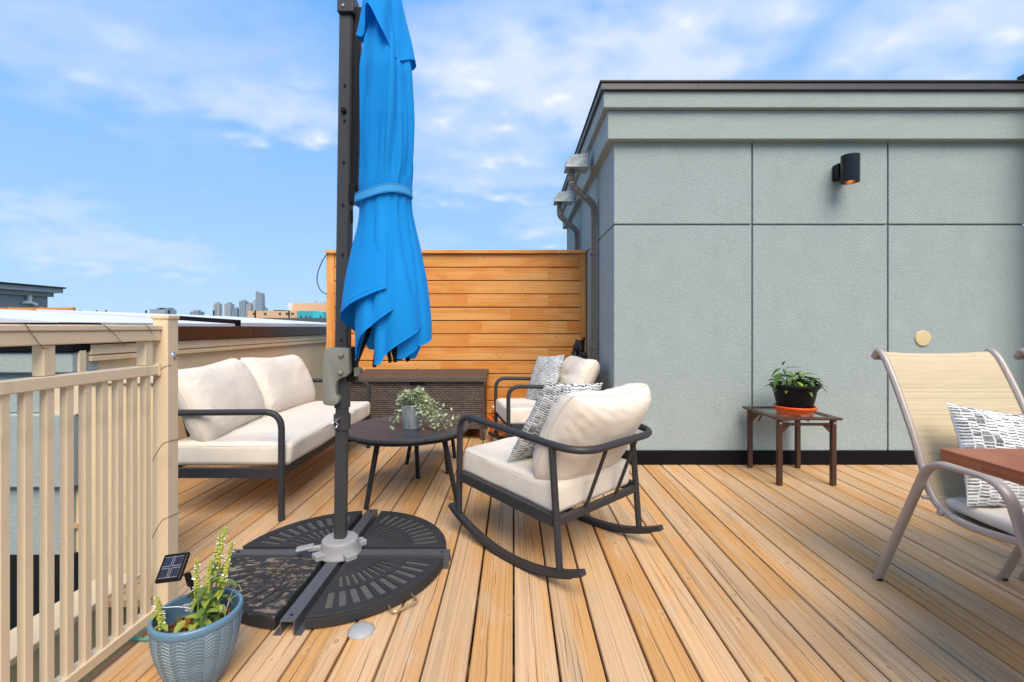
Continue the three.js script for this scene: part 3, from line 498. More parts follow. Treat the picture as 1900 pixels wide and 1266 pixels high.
// ---- sofa
{
  const o = thing('sofa', 'two seat charcoal metal sofa with cream cushions along the tan wall', 'sofa', [-1.67, 0, -3.42], Math.PI / 2);
  const hw = 0.79;
  part('arm_loop', tube(fillet([[-hw, 0, 0.36], [-hw, 0.61, 0.36], [-hw, 0.605, -0.42], [hw, 0.605, -0.42], [hw, 0.61, 0.36], [hw, 0, 0.36]], [0.1, 0.15, 0.15, 0.1], 10), 0.018, 16), charcoal, o);
  for (const s of [-1, 1]) { part('rear_leg', tube([[s * hw, 0, -0.37], [s * hw, 0.6, -0.31]], 0.0165, 14), charcoal, o); part('side_rail', bar([[s * (hw - 0.002), 0.267, 0.35], [s * (hw - 0.002), 0.267, -0.34]], 0.028, 0.052), charcoal, o); }
  part('front_rail', bar([[-hw, 0.267, 0.35], [hw, 0.267, 0.35]], 0.028, 0.052), charcoal, o); part('rear_rail', bar([[-hw, 0.267, -0.335], [hw, 0.267, -0.335]], 0.026, 0.04), charcoal, o);
  for (const x of [-0.4, 0, 0.4]) part('seat_slat', bar([[x, 0.28, 0.35], [x, 0.28, -0.335]], 0.05, 0.014), charcoal, o);
  for (const x of [-0.5, -0.17, 0.17, 0.5]) part('back_brace', tube([[x, 0.603, -0.418], [x, 0.275, -0.335]], 0.0085, 10), charcoal, o);
  const seat = part('seat_cushion', softBox(1.53, 0.135, 0.715, 0.034, (v) => { const k = (1 - (v.x / 0.77) ** 4) * (1 - (v.z / 0.36) ** 2); if (v.y > 0) v.y += 0.014 * Math.max(0, k) + 0.005 * n3(v.x * 3, v.z * 4, 12); v.z += 0.006 * n3(v.x * 3, v.y * 4, 14); }, [30, 8, 18]), cream, o);
  seat.position.set(0, 0.361, 0.035);
  part('seam', sweep([[-0.76, 0.05, 0.352], [0.76, 0.05, 0.352], [0.76, 0.05, -0.352], [-0.76, 0.05, -0.352]].flatMap((p, i, l) => { const q = l[(i + 1) % 4]; return [0.015, 0.985].map((t) => p.map((c, k) => lerp(c, q[k], t))); }), circle(0.0026, 6), { closed: true }), creamSeam, seat);
  const bend = (q, u, v) => { q.z += -0.03 * (1 - u * u) - 0.02 * v * v; q.y += 0.025 * u * u * (v > 0 ? 1 : -0.2); };
  for (const [x, rz, ry, sd] of [[-0.385, 0.035, 0.10, 21], [0.385, -0.03, -0.03, 22]]) {
    const b = part('back_cushion', pillow(0.80, 0.48, 0.245, { k: 0.02, ex: 3.4, pw: 0.46, wrinkle: 0.0042, seed: sd, n: 44, round: 0.085, bend }), cream, o);
    b.position.set(x, 0.635, -0.215); b.rotation.set(-0.42, ry, rz, 'YXZ');
    part('seam', pillowSeam(0.802, 0.482, 0.02, 0.0026, bend, 0.085), creamSeam, b);
  }
}
// ---- nesting coffee tables
function coffeeTable(R, h, ang, legs, label, pos) {
  const o = thing('coffee_table', label, 'table', pos, 0, 'nesting coffee tables');
  const n = R > 0.35 ? 4 : 3, sw = 2 * R / n;
  for (let i = 0; i < n; i++) {
    const a = -R + i * sw + (i ? 0.0032 : 0), b = -R + (i + 1) * sw - (i < n - 1 ? 0.0032 : 0), s = new THREE.Shape(), N = 22;
    for (let k = 0; k <= N; k++) { const y = lerp(a, b, k / N), x = Math.sqrt(Math.max(0, R * R - y * y)); k ? s.lineTo(x, y) : s.moveTo(x, y); }
    for (let k = N; k >= 0; k--) { const y = lerp(a, b, k / N), x = Math.sqrt(Math.max(0, R * R - y * y)); s.lineTo(-x, y); }
    const g = new THREE.ExtrudeGeometry(s, { depth: 0.013, bevelEnabled: true, bevelSize: 0.002, bevelOffset: -0.002, bevelThickness: 0.002, bevelSegments: 1, curveSegments: 4 });
    g.rotateX(Math.PI / 2); g.rotateY(ang); g.translate(0, h - 0.002, 0); part('top_slat', boxUV(toCreasedNormals(g, 0.4), 'x'), slatMap, o);
  }
  const ring = []; for (let i = 0; i < 40; i++) ring.push([Math.cos(i / 40 * 2 * Math.PI) * (R - 0.03), h - 0.028, Math.sin(i / 40 * 2 * Math.PI) * (R - 0.03)]);
  part('rim_ring', sweep(ring, rect(0.018, 0.024), { closed: true }), charcoalFlat, o);
  for (const [x, z] of legs) part('leg', tube([[x * 0.72, h - 0.02, z * 0.72], [x, 0, z]], 0.0165, 14, { scale: (t) => lerp(1.08, 0.86, t) }), charcoalFlat, o);
  const brace = legs.map(([x, z]) => bar([[0, h - 0.03, 0], [x * 0.72, h - 0.03, z * 0.72]], 0.02, 0.015)); part('under_brace', M(brace), charcoalFlat, o);
  return o;
}
coffeeTable(0.40, 0.44, -0.58, [[-0.194, 0.27], [0.336, 0.15], [0.0, -0.30]], 'larger round charcoal slatted coffee table holding the eucalyptus bucket', [-0.69, 0, -3.06]);
coffeeTable(0.29, 0.385, -0.58, [[-0.25, -0.04], [0.11, 0.20], [0.11, -0.22]], 'smaller round charcoal coffee table tucked under the larger one', [-0.60, 0, -3.66]);

// ---- eucalyptus in a galvanised bucket
{
  const o = thing('bucket_plant', 'pale green eucalyptus trailing from a small galvanised bucket on the coffee table', 'potted plant', [-0.655, 0.44, -3.0]);
  part('bucket', lathe([[0.0001, 0.004], [0.052, 0.004], [0.055, 0], [0.0565, 0.004], [0.057, 0.012], [0.068, 0.146], [0.0705, 0.148], [0.0705, 0.153], [0.067, 0.152], [0.055, 0.02], [0.0001, 0.02]], 40), galv, o);
  part('bucket_ear', box(0.03, 0.05, 0.003, 0.045, 0.165, 0.052, 0.001), galv, o);
  part('soil', at(new THREE.CylinderGeometry(0.064, 0.064, 0.01, 24), 0, 0.128, 0), soilMat, o);
  const stems = [], leaves = [], cols = [];
  const rl = (g, k) => { const n = g.attributes.position.count; for (let i = 0; i < n; i++) cols.push(k[0], k[1], k[2]); leaves.push(g); };
  const sprig = (pts, n, size) => {
    const c = new THREE.CatmullRomCurve3(pts.map((p) => V(...p))); stems.push(tube(c.getPoints(14), 0.0012, 5));
    for (let i = 0; i < n; i++) { const t = (i + 0.6) / n, p = c.getPointAt(t), tg = c.getTangentAt(t), sd = V(rr(-1, 1), rr(-0.4, 1), rr(-1, 1)).cross(tg).normalize();
      for (const s of [-1, 1]) { const z = size * lerp(1.1, 0.6, t) * rr(0.7, 1.25), g = leaf(z, z * 0.95, rr(0, 0.4), rr(-0.1, 0.4)); const dir = sd.clone().multiplyScalar(s).addScaledVector(tg, rr(0.1, 0.7)).add(V(0, rr(-0.1, 0.5), 0)).normalize();
        const qm = new THREE.Quaternion().setFromUnitVectors(V(0, 0, 1), dir); g.applyQuaternion(qm); g.translate(p.x, p.y, p.z); const w = rr(0.75, 1.35), y = rr(0.9, 1.1); rl(g.toNonIndexed(), [w * y, w, w * rr(0.85, 1.25)]); } }
  };
  for (let i = 0; i < 44; i++) { const a = rr(0, 6.28), l = rr(0.05, 0.11), u = rr(0.03, 0.10); sprig([[0.03 * Math.cos(a), 0.13, 0.03 * Math.sin(a)], [0.6 * l * Math.cos(a), 0.15 + u, 0.6 * l * Math.sin(a)], [l * 1.15 * Math.cos(a), 0.145 + u * rr(0.3, 0.9), l * Math.sin(a)]], 10, 0.029); }
  for (const [x, y, z, n] of [[0.22, 0.03, 0.05, 13], [0.19, 0.035, 0.09, 12], [0.25, 0.04, -0.01, 13], [0.14, 0.03, 0.1, 12], [0.13, 0.08, 0.03, 10], [0.16, 0.09, -0.03, 10], [0.26, 0.03, 0.02, 13], [0.24, 0.02, 0.08, 13], [0.29, 0.055, -0.04, 13], [0.2, 0.015, 0.11, 12], [0.17, 0.02, 0.06, 11], [0.15, 0.05, 0.0, 10], [-0.13, 0.02, 0.05, 9], [-0.15, 0.045, -0.02, 9], [0.10, 0.02, 0.13, 10], [-0.11, 0.02, 0.1, 7], [0.2, 0.06, -0.08, 11]])
    sprig([[x * 0.12, 0.14, z * 0.2], [x * 0.35, 0.19, z * 0.4], [x * 0.62, 0.12, z * 0.7], [x * 0.85, y + 0.012, z * 0.9], [x, y, z]], n, 0.029);
  sprig([[0.05, 0.14, -0.03], [0.16, 0.15, -0.10], [0.285, 0.03, -0.19], [0.315, -0.06, -0.215], [0.31, -0.17, -0.22]], 15, 0.02);
  part('stems', M(stems), stemBrown, o);
  const g = mergeGeometries(leaves.map((l) => strip(l))); g.setAttribute('color', new THREE.Float32BufferAttribute(cols, 3)); const f = part('foliage', g, leafPale, o); f.userData.kind = 'stuff';
}
// ---- wicker chest
{
  const o = thing('wicker_chest', 'dark brown wicker storage chest standing against the cedar fence', 'storage chest', [-0.93, 0, -4.76]);
  const w = 1.28, d = 0.53;
  part('front_panel', box(w, 0.46, 0.02, 0, 0.335, d / 2 - 0.01, 0.004), wicker, o); part('back_panel', box(w, 0.46, 0.02, 0, 0.335, -d / 2 + 0.01, 0.004), wicker, o);
  for (const s of [-1, 1]) part('side_panel', box(0.02, 0.46, d - 0.042, s * (w / 2 - 0.01), 0.335, 0, 0.004), wicker, o);
  part('floor', box(w - 0.05, 0.02, d - 0.05, 0, 0.13, 0, 0), blackMatte, o);
  for (const sx of [-1, 1]) for (const sz of [-1, 1]) part('leg', sweep([[sx * (w / 2 - 0.018), 0.56, sz * (d / 2 - 0.018)], [sx * (w / 2 - 0.018), 0.12, sz * (d / 2 - 0.018)], [sx * (w / 2 - 0.006), 0, sz * (d / 2 - 0.018)]], rect(0.034, 0.040)), mat({ color: C3(0.075, 0.055, 0.044), roughness: 0.5, bumpMap: wicker.bumpMap, bumpScale: 0.004 }), o);
  const lid = new THREE.Shape([[-d / 2 - 0.012, 0.60], [d / 2 + 0.022, 0.568], [d / 2 + 0.026, 0.592], [d / 2 + 0.01, 0.602], [-d / 2 - 0.012, 0.636]].map((p) => new THREE.Vector2(...p)));
  const lg = new THREE.ExtrudeGeometry(lid, { depth: w + 0.045, bevelEnabled: false }); lg.translate(0, 0, -(w + 0.045) / 2); lg.rotateY(-Math.PI / 2);
  const lm = part('lid', boxUV(toCreasedNormals(lg, 0.3)), wicker, o);
  part('lid_trim', bar([[-w / 2 - 0.02, 0.578, d / 2 + 0.026], [w / 2 + 0.02, 0.578, d / 2 + 0.026]], 0.014, 0.026), mat({ color: C3(0.085, 0.062, 0.05), roughness: 0.5, bumpMap: wicker.bumpMap, bumpScale: 0.004 }), lm);
  part('hand_hole', box(0.145, 0.03, 0.012, 0.0, 0.545, d / 2 + 0.002, 0.004), holeBlack, o);
}
// ---- things round the chest
{
  const o = thing('soil_bag', 'white and orange plastic bag slumped beside the wicker chest', 'bag', [-0.03, 0, -4.52], 0.12);
  const bend = (q, u, v) => { q.z += 0.03 * v * v; q.x += 0.015 * n3(v * 2, 4, 1); };
  const g = pillow(0.36, 0.33, 0.16, { k: 0.03, ex: 3, pw: 0.5, wrinkle: 0.022, seed: 31, bend });
  const m = part('bag_body', g, mat({ map: colourTex(128, 128, (u, v) => { const band = smooth(0.30, 0.27, v) * smooth(0.10, 0.12, v), blob = smooth(0.4, 0.3, u) * smooth(0.45, 0.6, vn(u * 6, v * 6, 3)); return mix3([0.74, 0.74, 0.74], [0.80, 0.22, 0.012], clamp(band + blob)); }, 0.36, 0.33), roughness: 0.3 }), o);
  m.position.set(0, 0.165, 0); m.rotation.x = -0.12;
  part('torn_flap', at(pillow(0.10, 0.24, 0.03, { k: 0.1, ex: 2, pw: 0.5, wrinkle: 0.03, seed: 33 }), -0.17, 0.15, 0.05, -0.1, 0.5, 0.1), mat({ color: C3(0.80, 0.17, 0.012), roughness: 0.35 }), o);
}
{
  const o = thing('folded_chair', 'black folded chair bundle leaning in the corner behind the rocking chair', 'folding chair', [0.635, 0, -4.80]);
  for (const [x, z, h, t] of [[-0.05, 0.08, 0.86, 0.10], [0.0, 0.02, 0.95, 0.07], [0.045, 0.10, 0.90, 0.06], [0.07, 0.03, 0.97, 0.05], [-0.02, 0.14, 0.80, 0.08]]) part('frame_tube', tube([[x - t * 0.6, 0, z + 0.06], [x + t * 0.4, h, z - 0.03]], 0.0095, 10), h > 0.88 ? blackPlastic : charcoal, o);
  for (const [x, y, z, s] of [[0.0, 0.62, 0.07, 41], [0.03, 0.68, 0.02, 42], [0.05, 0.56, 0.11, 43]]) part('fabric_fold', at(pillow(0.10, 0.58, 0.05, { k: 0.05, ex: 3, pw: 0.5, wrinkle: 0.03, seed: s, n: 20 }), x, y, z, -0.04, 0.5, -0.06), mat({ color: C3(0.022, 0.018, 0.018), roughness: 0.45 }), o);
  part('hinge', box(0.06, 0.03, 0.03, 0.01, 0.86, 0.05, 0.004), charcoal, o); part('end_cap', cyl(0.013, 0.013, 0.03, 12, 0.09, 0.955, 0.0), blackPlastic, o);
}
single('round_pot', lathe([[0.0001, 0.0], [0.06, 0.0], [0.1, 0.03], [0.128, 0.09], [0.135, 0.15], [0.128, 0.17], [0.12, 0.165], [0.118, 0.14], [0.0001, 0.12]], 36), blackPlastic, 'black round bowl on the deck behind the sofa end', 'bowl', [-1.60, 0, -4.47]);
// ================================================================ UMBRELLA
{
  const o = thing('cantilever_umbrella', 'closed bright blue cantilever umbrella on a charcoal pole with cross base', 'umbrella', [-0.80, 0, -2.15]);
  // cross base: folded sheet channels
  const chan = [[-0.05, 0.004], [-0.05, 0.0], [-0.022, 0.0], [-0.022, 0.048], [0.022, 0.048], [0.022, 0.0], [0.05, 0.0], [0.05, 0.004], [0.026, 0.004], [0.026, 0.052], [-0.026, 0.052], [-0.026, 0.004]];
  for (let k = 0; k < 4; k++) {
    const s = new THREE.Shape(chan.map((p) => new THREE.Vector2(...p))), g = new THREE.ExtrudeGeometry(s, { depth: 0.445, bevelEnabled: false });
    g.translate(0, 0, 0.06); g.rotateY(k * Math.PI / 2); const b = part('base_bar', boxUV(g), barGrey, o);
    const h = at(new THREE.CylinderGeometry(0.006, 0.006, 0.002, 12), 0, 0.053, 0.47); h.rotateY(k * Math.PI / 2); part('screw_hole', h, holeBlack, b);
  }
  // hub
  part('hub', lathe([[0.094, 0.05], [0.096, 0.06], [0.088, 0.064], [0.082, 0.095], [0.081, 0.112], [0.077, 0.117], [0.072, 0.1175], [0.07, 0.121], [0.0001, 0.122]], 40), hubGrey, o);
  for (let k = 0; k < 4; k++) { const a = k * Math.PI / 2 + Math.PI / 4, g = box(0.052, 0.026, 0.05, 0, 0.066, 0.096, 0.005); g.rotateY(a); part('hub_lug', g, hubGrey, o); }
  const lever = part('hub_pedal', at(box(0.075, 0.014, 0.042, 0, 0, 0, 0.006), -0.15, 0.085, 0.03, 0, 0.25, 0.12), hubGrey, o); part('pedal_arm', at(box(0.07, 0.022, 0.022, 0, 0, 0, 0.005), -0.10, 0.082, 0.025, 0, 0.25, 0), hubGrey, lever);
  // pole leans slightly
  const lean = 0.0135, X = (y) => lean * y;
  const oct = (w, h, c) => [[-w / 2 + c, -h / 2], [w / 2 - c, -h / 2], [w / 2, -h / 2 + c], [w / 2, h / 2 - c], [w / 2 - c, h / 2], [-w / 2 + c, h / 2], [-w / 2, h / 2 - c], [-w / 2, -h / 2 + c]];
  part('lower_pole', sweep([[X(0.12), 0.12, 0], [X(0.9), 0.9, 0]], oct(0.047, 0.052, 0.009), { sharp: true }), poleMetal, o);
  const up = part('upper_pole', sweep([[X(0.72), 0.72, 0], [X(2.72), 2.72, 0]], oct(0.053, 0.062, 0.008), { sharp: true }), poleMetal, o);
  for (const y of [1.03, 1.205, 1.42, 1.645, 1.84, 2.03, 2.19]) part('pin_hole', at(new THREE.CylinderGeometry(0.0058, 0.0058, 0.004, 12), X(y) + 0.002, y, 0.0305, Math.PI / 2), holeBlack, up);
  part('guide_block', box(0.022, 0.02, 0.012, X(2.06), 2.075, 0.036, 0.003), blackPlastic, up);
  const clamp2 = part('pole_collar', sweep([[X(0.62), 0.62, 0], [X(0.69), 0.69, 0]], oct(0.06, 0.066, 0.012), { sharp: true }), poleMetal, o);
  part('eye_bolt', M(at(new THREE.TorusGeometry(0.014, 0.0042, 8, 20), X(0.66) - 0.016, 0.648, 0.048, 0, 0.9, 0), tube([[X(0.66), 0.672, 0.03], [X(0.66) - 0.006, 0.672, 0.056]], 0.006, 10)), chrome, clamp2);
  const topCap = part('pole_cap', box(0.075, 0.09, 0.085, X(2.55) + 0.003, 2.562, 0, 0.006), poleMetal, o); part('cap_screw', at(new THREE.CylinderGeometry(0.006, 0.006, 0.006, 12), X(2.55) - 0.005, 2.545, 0.0435, Math.PI / 2), chrome, topCap);
  // crank handle
  const hs = new THREE.Shape(); hs.moveTo(-0.045, 0.975); hs.quadraticCurveTo(-0.04, 0.99, -0.02, 0.992); hs.lineTo(0.055, 0.99); hs.lineTo(0.06, 0.89); hs.quadraticCurveTo(0.05, 0.87, 0.02, 0.865); hs.quadraticCurveTo(-0.002, 0.855, -0.004, 0.82); hs.lineTo(-0.002, 0.78); hs.quadraticCurveTo(0.012, 0.775, 0.01, 0.76); hs.quadraticCurveTo(0.004, 0.742, -0.02, 0.742); hs.lineTo(-0.044, 0.745); hs.quadraticCurveTo(-0.052, 0.748, -0.052, 0.76); hs.lineTo(-0.052, 0.88); hs.quadraticCurveTo(-0.052, 0.93, -0.045, 0.975);
  const hg = new THREE.ExtrudeGeometry(hs, { depth: 0.03, bevelEnabled: true, bevelSize: 0.006, bevelThickness: 0.006, bevelSegments: 2, curveSegments: 8 }); hg.translate(0.0, 0, 0.026);
  const handle = part('slide_handle', boxUV(toCreasedNormals(hg, 0.6)), handleGrey, o);
  for (const [x, y] of [[0.028, 0.963], [0.025, 0.885]]) part('handle_bolt', at(new THREE.SphereGeometry(0.0125, 14, 8), x, y, 0.0635), handleGrey, handle);
  part('slide_bracket', box(0.04, 0.16, 0.05, 0.058, 0.92, 0.0, 0.006), blackPlastic, o); part('bracket_wheel', at(new THREE.CylinderGeometry(0.02, 0.02, 0.05, 18), 0.078, 0.885, 0.0, Math.PI / 2), handleGrey, o);
  // folded cantilever arm behind the cloth
  part('arm', bar([[X(2.5) + 0.05, 2.56, 0.0], [0.066, 1.72, 0.0]], 0.02, 0.034), blackPlastic, o);
  part('arm_slider', box(0.05, 0.09, 0.05, 0.055, 1.70, 0.0, 0.005), blackPlastic, o); part('arm_hook', box(0.016, 0.06, 0.02, 0.05, 1.60, 0.0, 0.004), blackPlastic, o);
  part('top_arm', bar(fillet([[0.04, 2.66, 0], [0.12, 2.80, 0.03], [0.22, 2.80, 0.10]], 0.04), 0.03, 0.04), poleMetal, o);
  // canopy, wrapped in overlapping pleats
  const cx = 0.222, cz = 0.10, prof = [[2.75, 0.02], [2.62, 0.035], [2.45, 0.058], [2.33, 0.092], [2.2, 0.114], [2.0, 0.124], [1.85, 0.125], [1.72, 0.119], [1.665, 0.113], [1.6, 0.118], [1.45, 0.150], [1.3, 0.178], [1.2, 0.192], [1.1, 0.200], [0.9, 0.195]];
  const R = (y) => { for (let i = 0; i < prof.length - 1; i++) if (y >= prof[i + 1][0]) { const t = (prof[i][0] - y) / (prof[i][0] - prof[i + 1][0]); return lerp(prof[i][1], prof[i + 1][1], clamp(t)); } return prof.at(-1)[1]; };
  const deg = Math.PI / 180;
  // [valley angle, fold angle, hem height at the fold, hem height at the valley, fold radius]
  const pleats = [[-165, 18, 1.25, 0.985, 1.0], [-58, 38, 1.185, 0.95, 0.93], [-2, 78, 1.10, 0.935, 0.97], [44, 112, 1.05, 0.955, 1.06], [98, 168, 1.10, 0.95, 1.0], [150, 222, 1.14, 0.95, 0.98], [176, 232, 1.08, 0.94, 1.0]];
  const cols = [], NF = 14, NB = 7;
  for (let k = 0; k < pleats.length; k++) {
    const [v, f, hf, hv, rf] = pleats[k], nx = pleats[(k + 1) % pleats.length], v2 = k === pleats.length - 1 ? nx[0] + 360 : nx[0];
    for (let i = 0; i < NF; i++) { const t = i / NF; cols.push([lerp(v, f, t), lerp(0.60, rf, Math.pow(Math.sin(t * Math.PI / 2), 0.8)), lerp(hv, hf, Math.pow(clamp((t - 0.14) / 0.86), 0.7)), k]); }
    for (let i = 0; i < NB; i++) { const t = i / NB; cols.push([lerp(f, v2, t), lerp(rf, 0.60, Math.pow(t, 0.45)) - (i ? 0.02 : 0), lerp(hf, nx[3], Math.pow(t, 1.2)), k + 0.5]); }
  }
  const rows = 74, pos = [], uv = [], idx = [], yTop = 2.62, NC = cols.length;
  for (let j = 0; j <= rows; j++) for (let ci = 0; ci < NC; ci++) { const [a, rf, hem, k] = cols[ci];
    const v = j / rows, y = lerp(yTop, hem, v), belt = Math.exp(-(((y - 1.665) / 0.10) ** 2)), above = smooth(1.665, 1.8, y);
    let amp = lerp(1, 0.85, above) * (1 - 0.4 * belt), tw = 7 * Math.sin(y * 3 + k) * above;
    const gather = lerp(0.08, 0.30, above) * (1 - 0.5 * belt) * smooth(0.98, 1.5, y); let r = R(y) * (1 - amp * (1 - rf)) * (1 + gather * (Math.abs(Math.sin(a * deg * 4.5 + 0.8 * Math.sin(y * 1.9) + k * 0.6)) - 0.62)) * (1 + 0.03 * n3(ci * 0.11, y * 2.2, 2.2) * (1 - belt));
    r += 0.006 * (1 - belt) * n3(ci * 0.16, y * 1.2, 3.3) + 0.004 * belt * Math.sin(a * deg * 16 + k);
    r -= 0.026 * (1 - 0.7 * belt) * Math.pow(1 - Math.abs(n3(ci * 0.085, y * 0.45, 7.3)), 5); const th = (a + tw) * deg; pos.push(cx + X(y) * 0.3 + Math.sin(th) * r, y, cz + Math.cos(th) * r * 0.92); uv.push(a * deg * 0.15, y);
  }
  for (let j = 0; j < rows; j++) for (let i = 0; i < NC; i++) { const a = j * NC + i, b = j * NC + (i + 1) % NC, c = a + NC, d = b + NC; idx.push(a, c, b, b, c, d); }
  let cg = new THREE.BufferGeometry(); cg.setAttribute('position', new THREE.Float32BufferAttribute(pos, 3)); cg.setAttribute('uv', new THREE.Float32BufferAttribute(uv, 2)); cg.setIndex(idx);
  const can = part('canopy', toCreasedNormals(cg, 0.9), blueCloth, o);
  { const hemAt = (v) => cols.map((_, i) => { const q = (j) => V(pos[(j * NC + i) * 3], pos[(j * NC + i) * 3 + 1], pos[(j * NC + i) * 3 + 2]); return q(rows).lerp(q(rows - 4), v); }); part('hem', tube(hemAt(0), 0.0022, 6, { closed: true }), blueCloth, can); part('hem_stitch', tube(hemAt(0.22), 0.0013, 5, { closed: true }), blueCloth, can); }
  // vent flap on top
  { const P = [], I = [], N = 120, Q = 26;
    for (let j = 0; j <= Q; j++) for (let i = 0; i < N; i++) { const a = i / N * 2 * Math.PI, v = j / Q, da = Math.abs(Math.atan2(Math.sin(a + 0.32), Math.cos(a + 0.32))), arch = Math.exp(-((da / 0.38) ** 2)), hem = 2.275 - 0.05 * Math.sin(a) + 0.02 * Math.sin(4 * a + 1.2) + 0.125 * arch, y = lerp(2.80, hem, v), fold = Math.sin(4 * a + 0.9 + 0.5 * Math.sin(2 * a)), r = (0.016 + 0.108 * Math.pow(v, 0.85)) * (0.86 + 0.2 * v * fold + 0.10 * Math.sin(a) * v + 0.30 * arch * v) + 0.006 * n3(Math.cos(a) * 2, v * 2, Math.sin(a) * 2); P.push(cx + 0.006 + Math.sin(a) * r, y + 0.02 * v * v * v, cz + Math.cos(a) * r * 0.95); }
    for (let j = 0; j < Q; j++) for (let i = 0; i < N; i++) { const a = j * N + i, b = j * N + (i + 1) % N; I.push(a, a + N, b, b, a + N, b + N); }
    const g = new THREE.BufferGeometry(); g.setAttribute('position', new THREE.Float32BufferAttribute(P, 3)); g.setIndex(I); g.computeVertexNormals(); part('vent_flap', boxUV(g), blueCloth, o); }
  // strap
  { const P = [], I = [], N = 72; for (let i = 0; i < N; i++) { const a = i / N * 2 * Math.PI, y = 1.66 + 0.022 * Math.sin(a) + 0.004 * Math.sin(3 * a), r = R(y) * 1.0 + 0.006 + 0.002 * Math.sin(5 * a); for (const [dy, dr] of [[-0.019, 0], [0.019, 0], [0.019, 0.0022], [-0.019, 0.0022]]) P.push(cx + X(y) * 0.3 + Math.sin(a) * (r + dr), y + dy, cz + Math.cos(a) * (r + dr) * 0.93); }
    for (let i = 0; i < N; i++) for (let k = 0; k < 4; k++) { const a = i * 4 + k, b = i * 4 + (k + 1) % 4, c = ((i + 1) % N) * 4 + k, d = ((i + 1) % N) * 4 + (k + 1) % 4; I.push(a, c, b, b, c, d); }
    const g = new THREE.BufferGeometry(); g.setAttribute('position', new THREE.Float32BufferAttribute(P, 3)); g.setIndex(I); const st = part('strap', boxUV(toCreasedNormals(g, 0.5)), blueBand, o);
    const seams = [-0.015, 0.015].map((dy) => { const q = []; for (let i = 0; i < 60; i++) { const a = i / 60 * 2 * Math.PI, y = 1.66 + 0.022 * Math.sin(a) + 0.004 * Math.sin(3 * a), r = R(y) + 0.0082 + 0.002 * Math.sin(5 * a); q.push([cx + X(y) * 0.3 + Math.sin(a) * r, y + dy, cz + Math.cos(a) * r * 0.93]); } return tube(q, 0.0012, 5, { closed: true }); }); part('strap_stitch', M(seams), mat({ color: C3(0.012, 0.13, 0.33), roughness: 0.9 }), st); }
  pleats.forEach(([v, , , hv], i) => { const a = v * deg, low = R(hv) * 0.58; const rb = part('rib', bar([[cx + Math.sin(a) * 0.03, 2.3, cz + Math.cos(a) * 0.03], [cx + Math.sin(a) * 0.06, hv + 0.12, cz + Math.cos(a) * 0.056]], 0.012, 0.02), blackPlastic, o); part('rib_tip', bar([[cx + Math.sin(a) * 0.06, hv + 0.12, cz + Math.cos(a) * 0.056], [cx + Math.sin(a) * low, hv - 0.012, cz + Math.cos(a) * low * 0.92]], 0.012, 0.018), blackPlastic, rb); });
  part('runner_rod', tube([[cx, 2.6, cz], [cx, 1.05, cz]], 0.014, 12), blackPlastic, o);
}
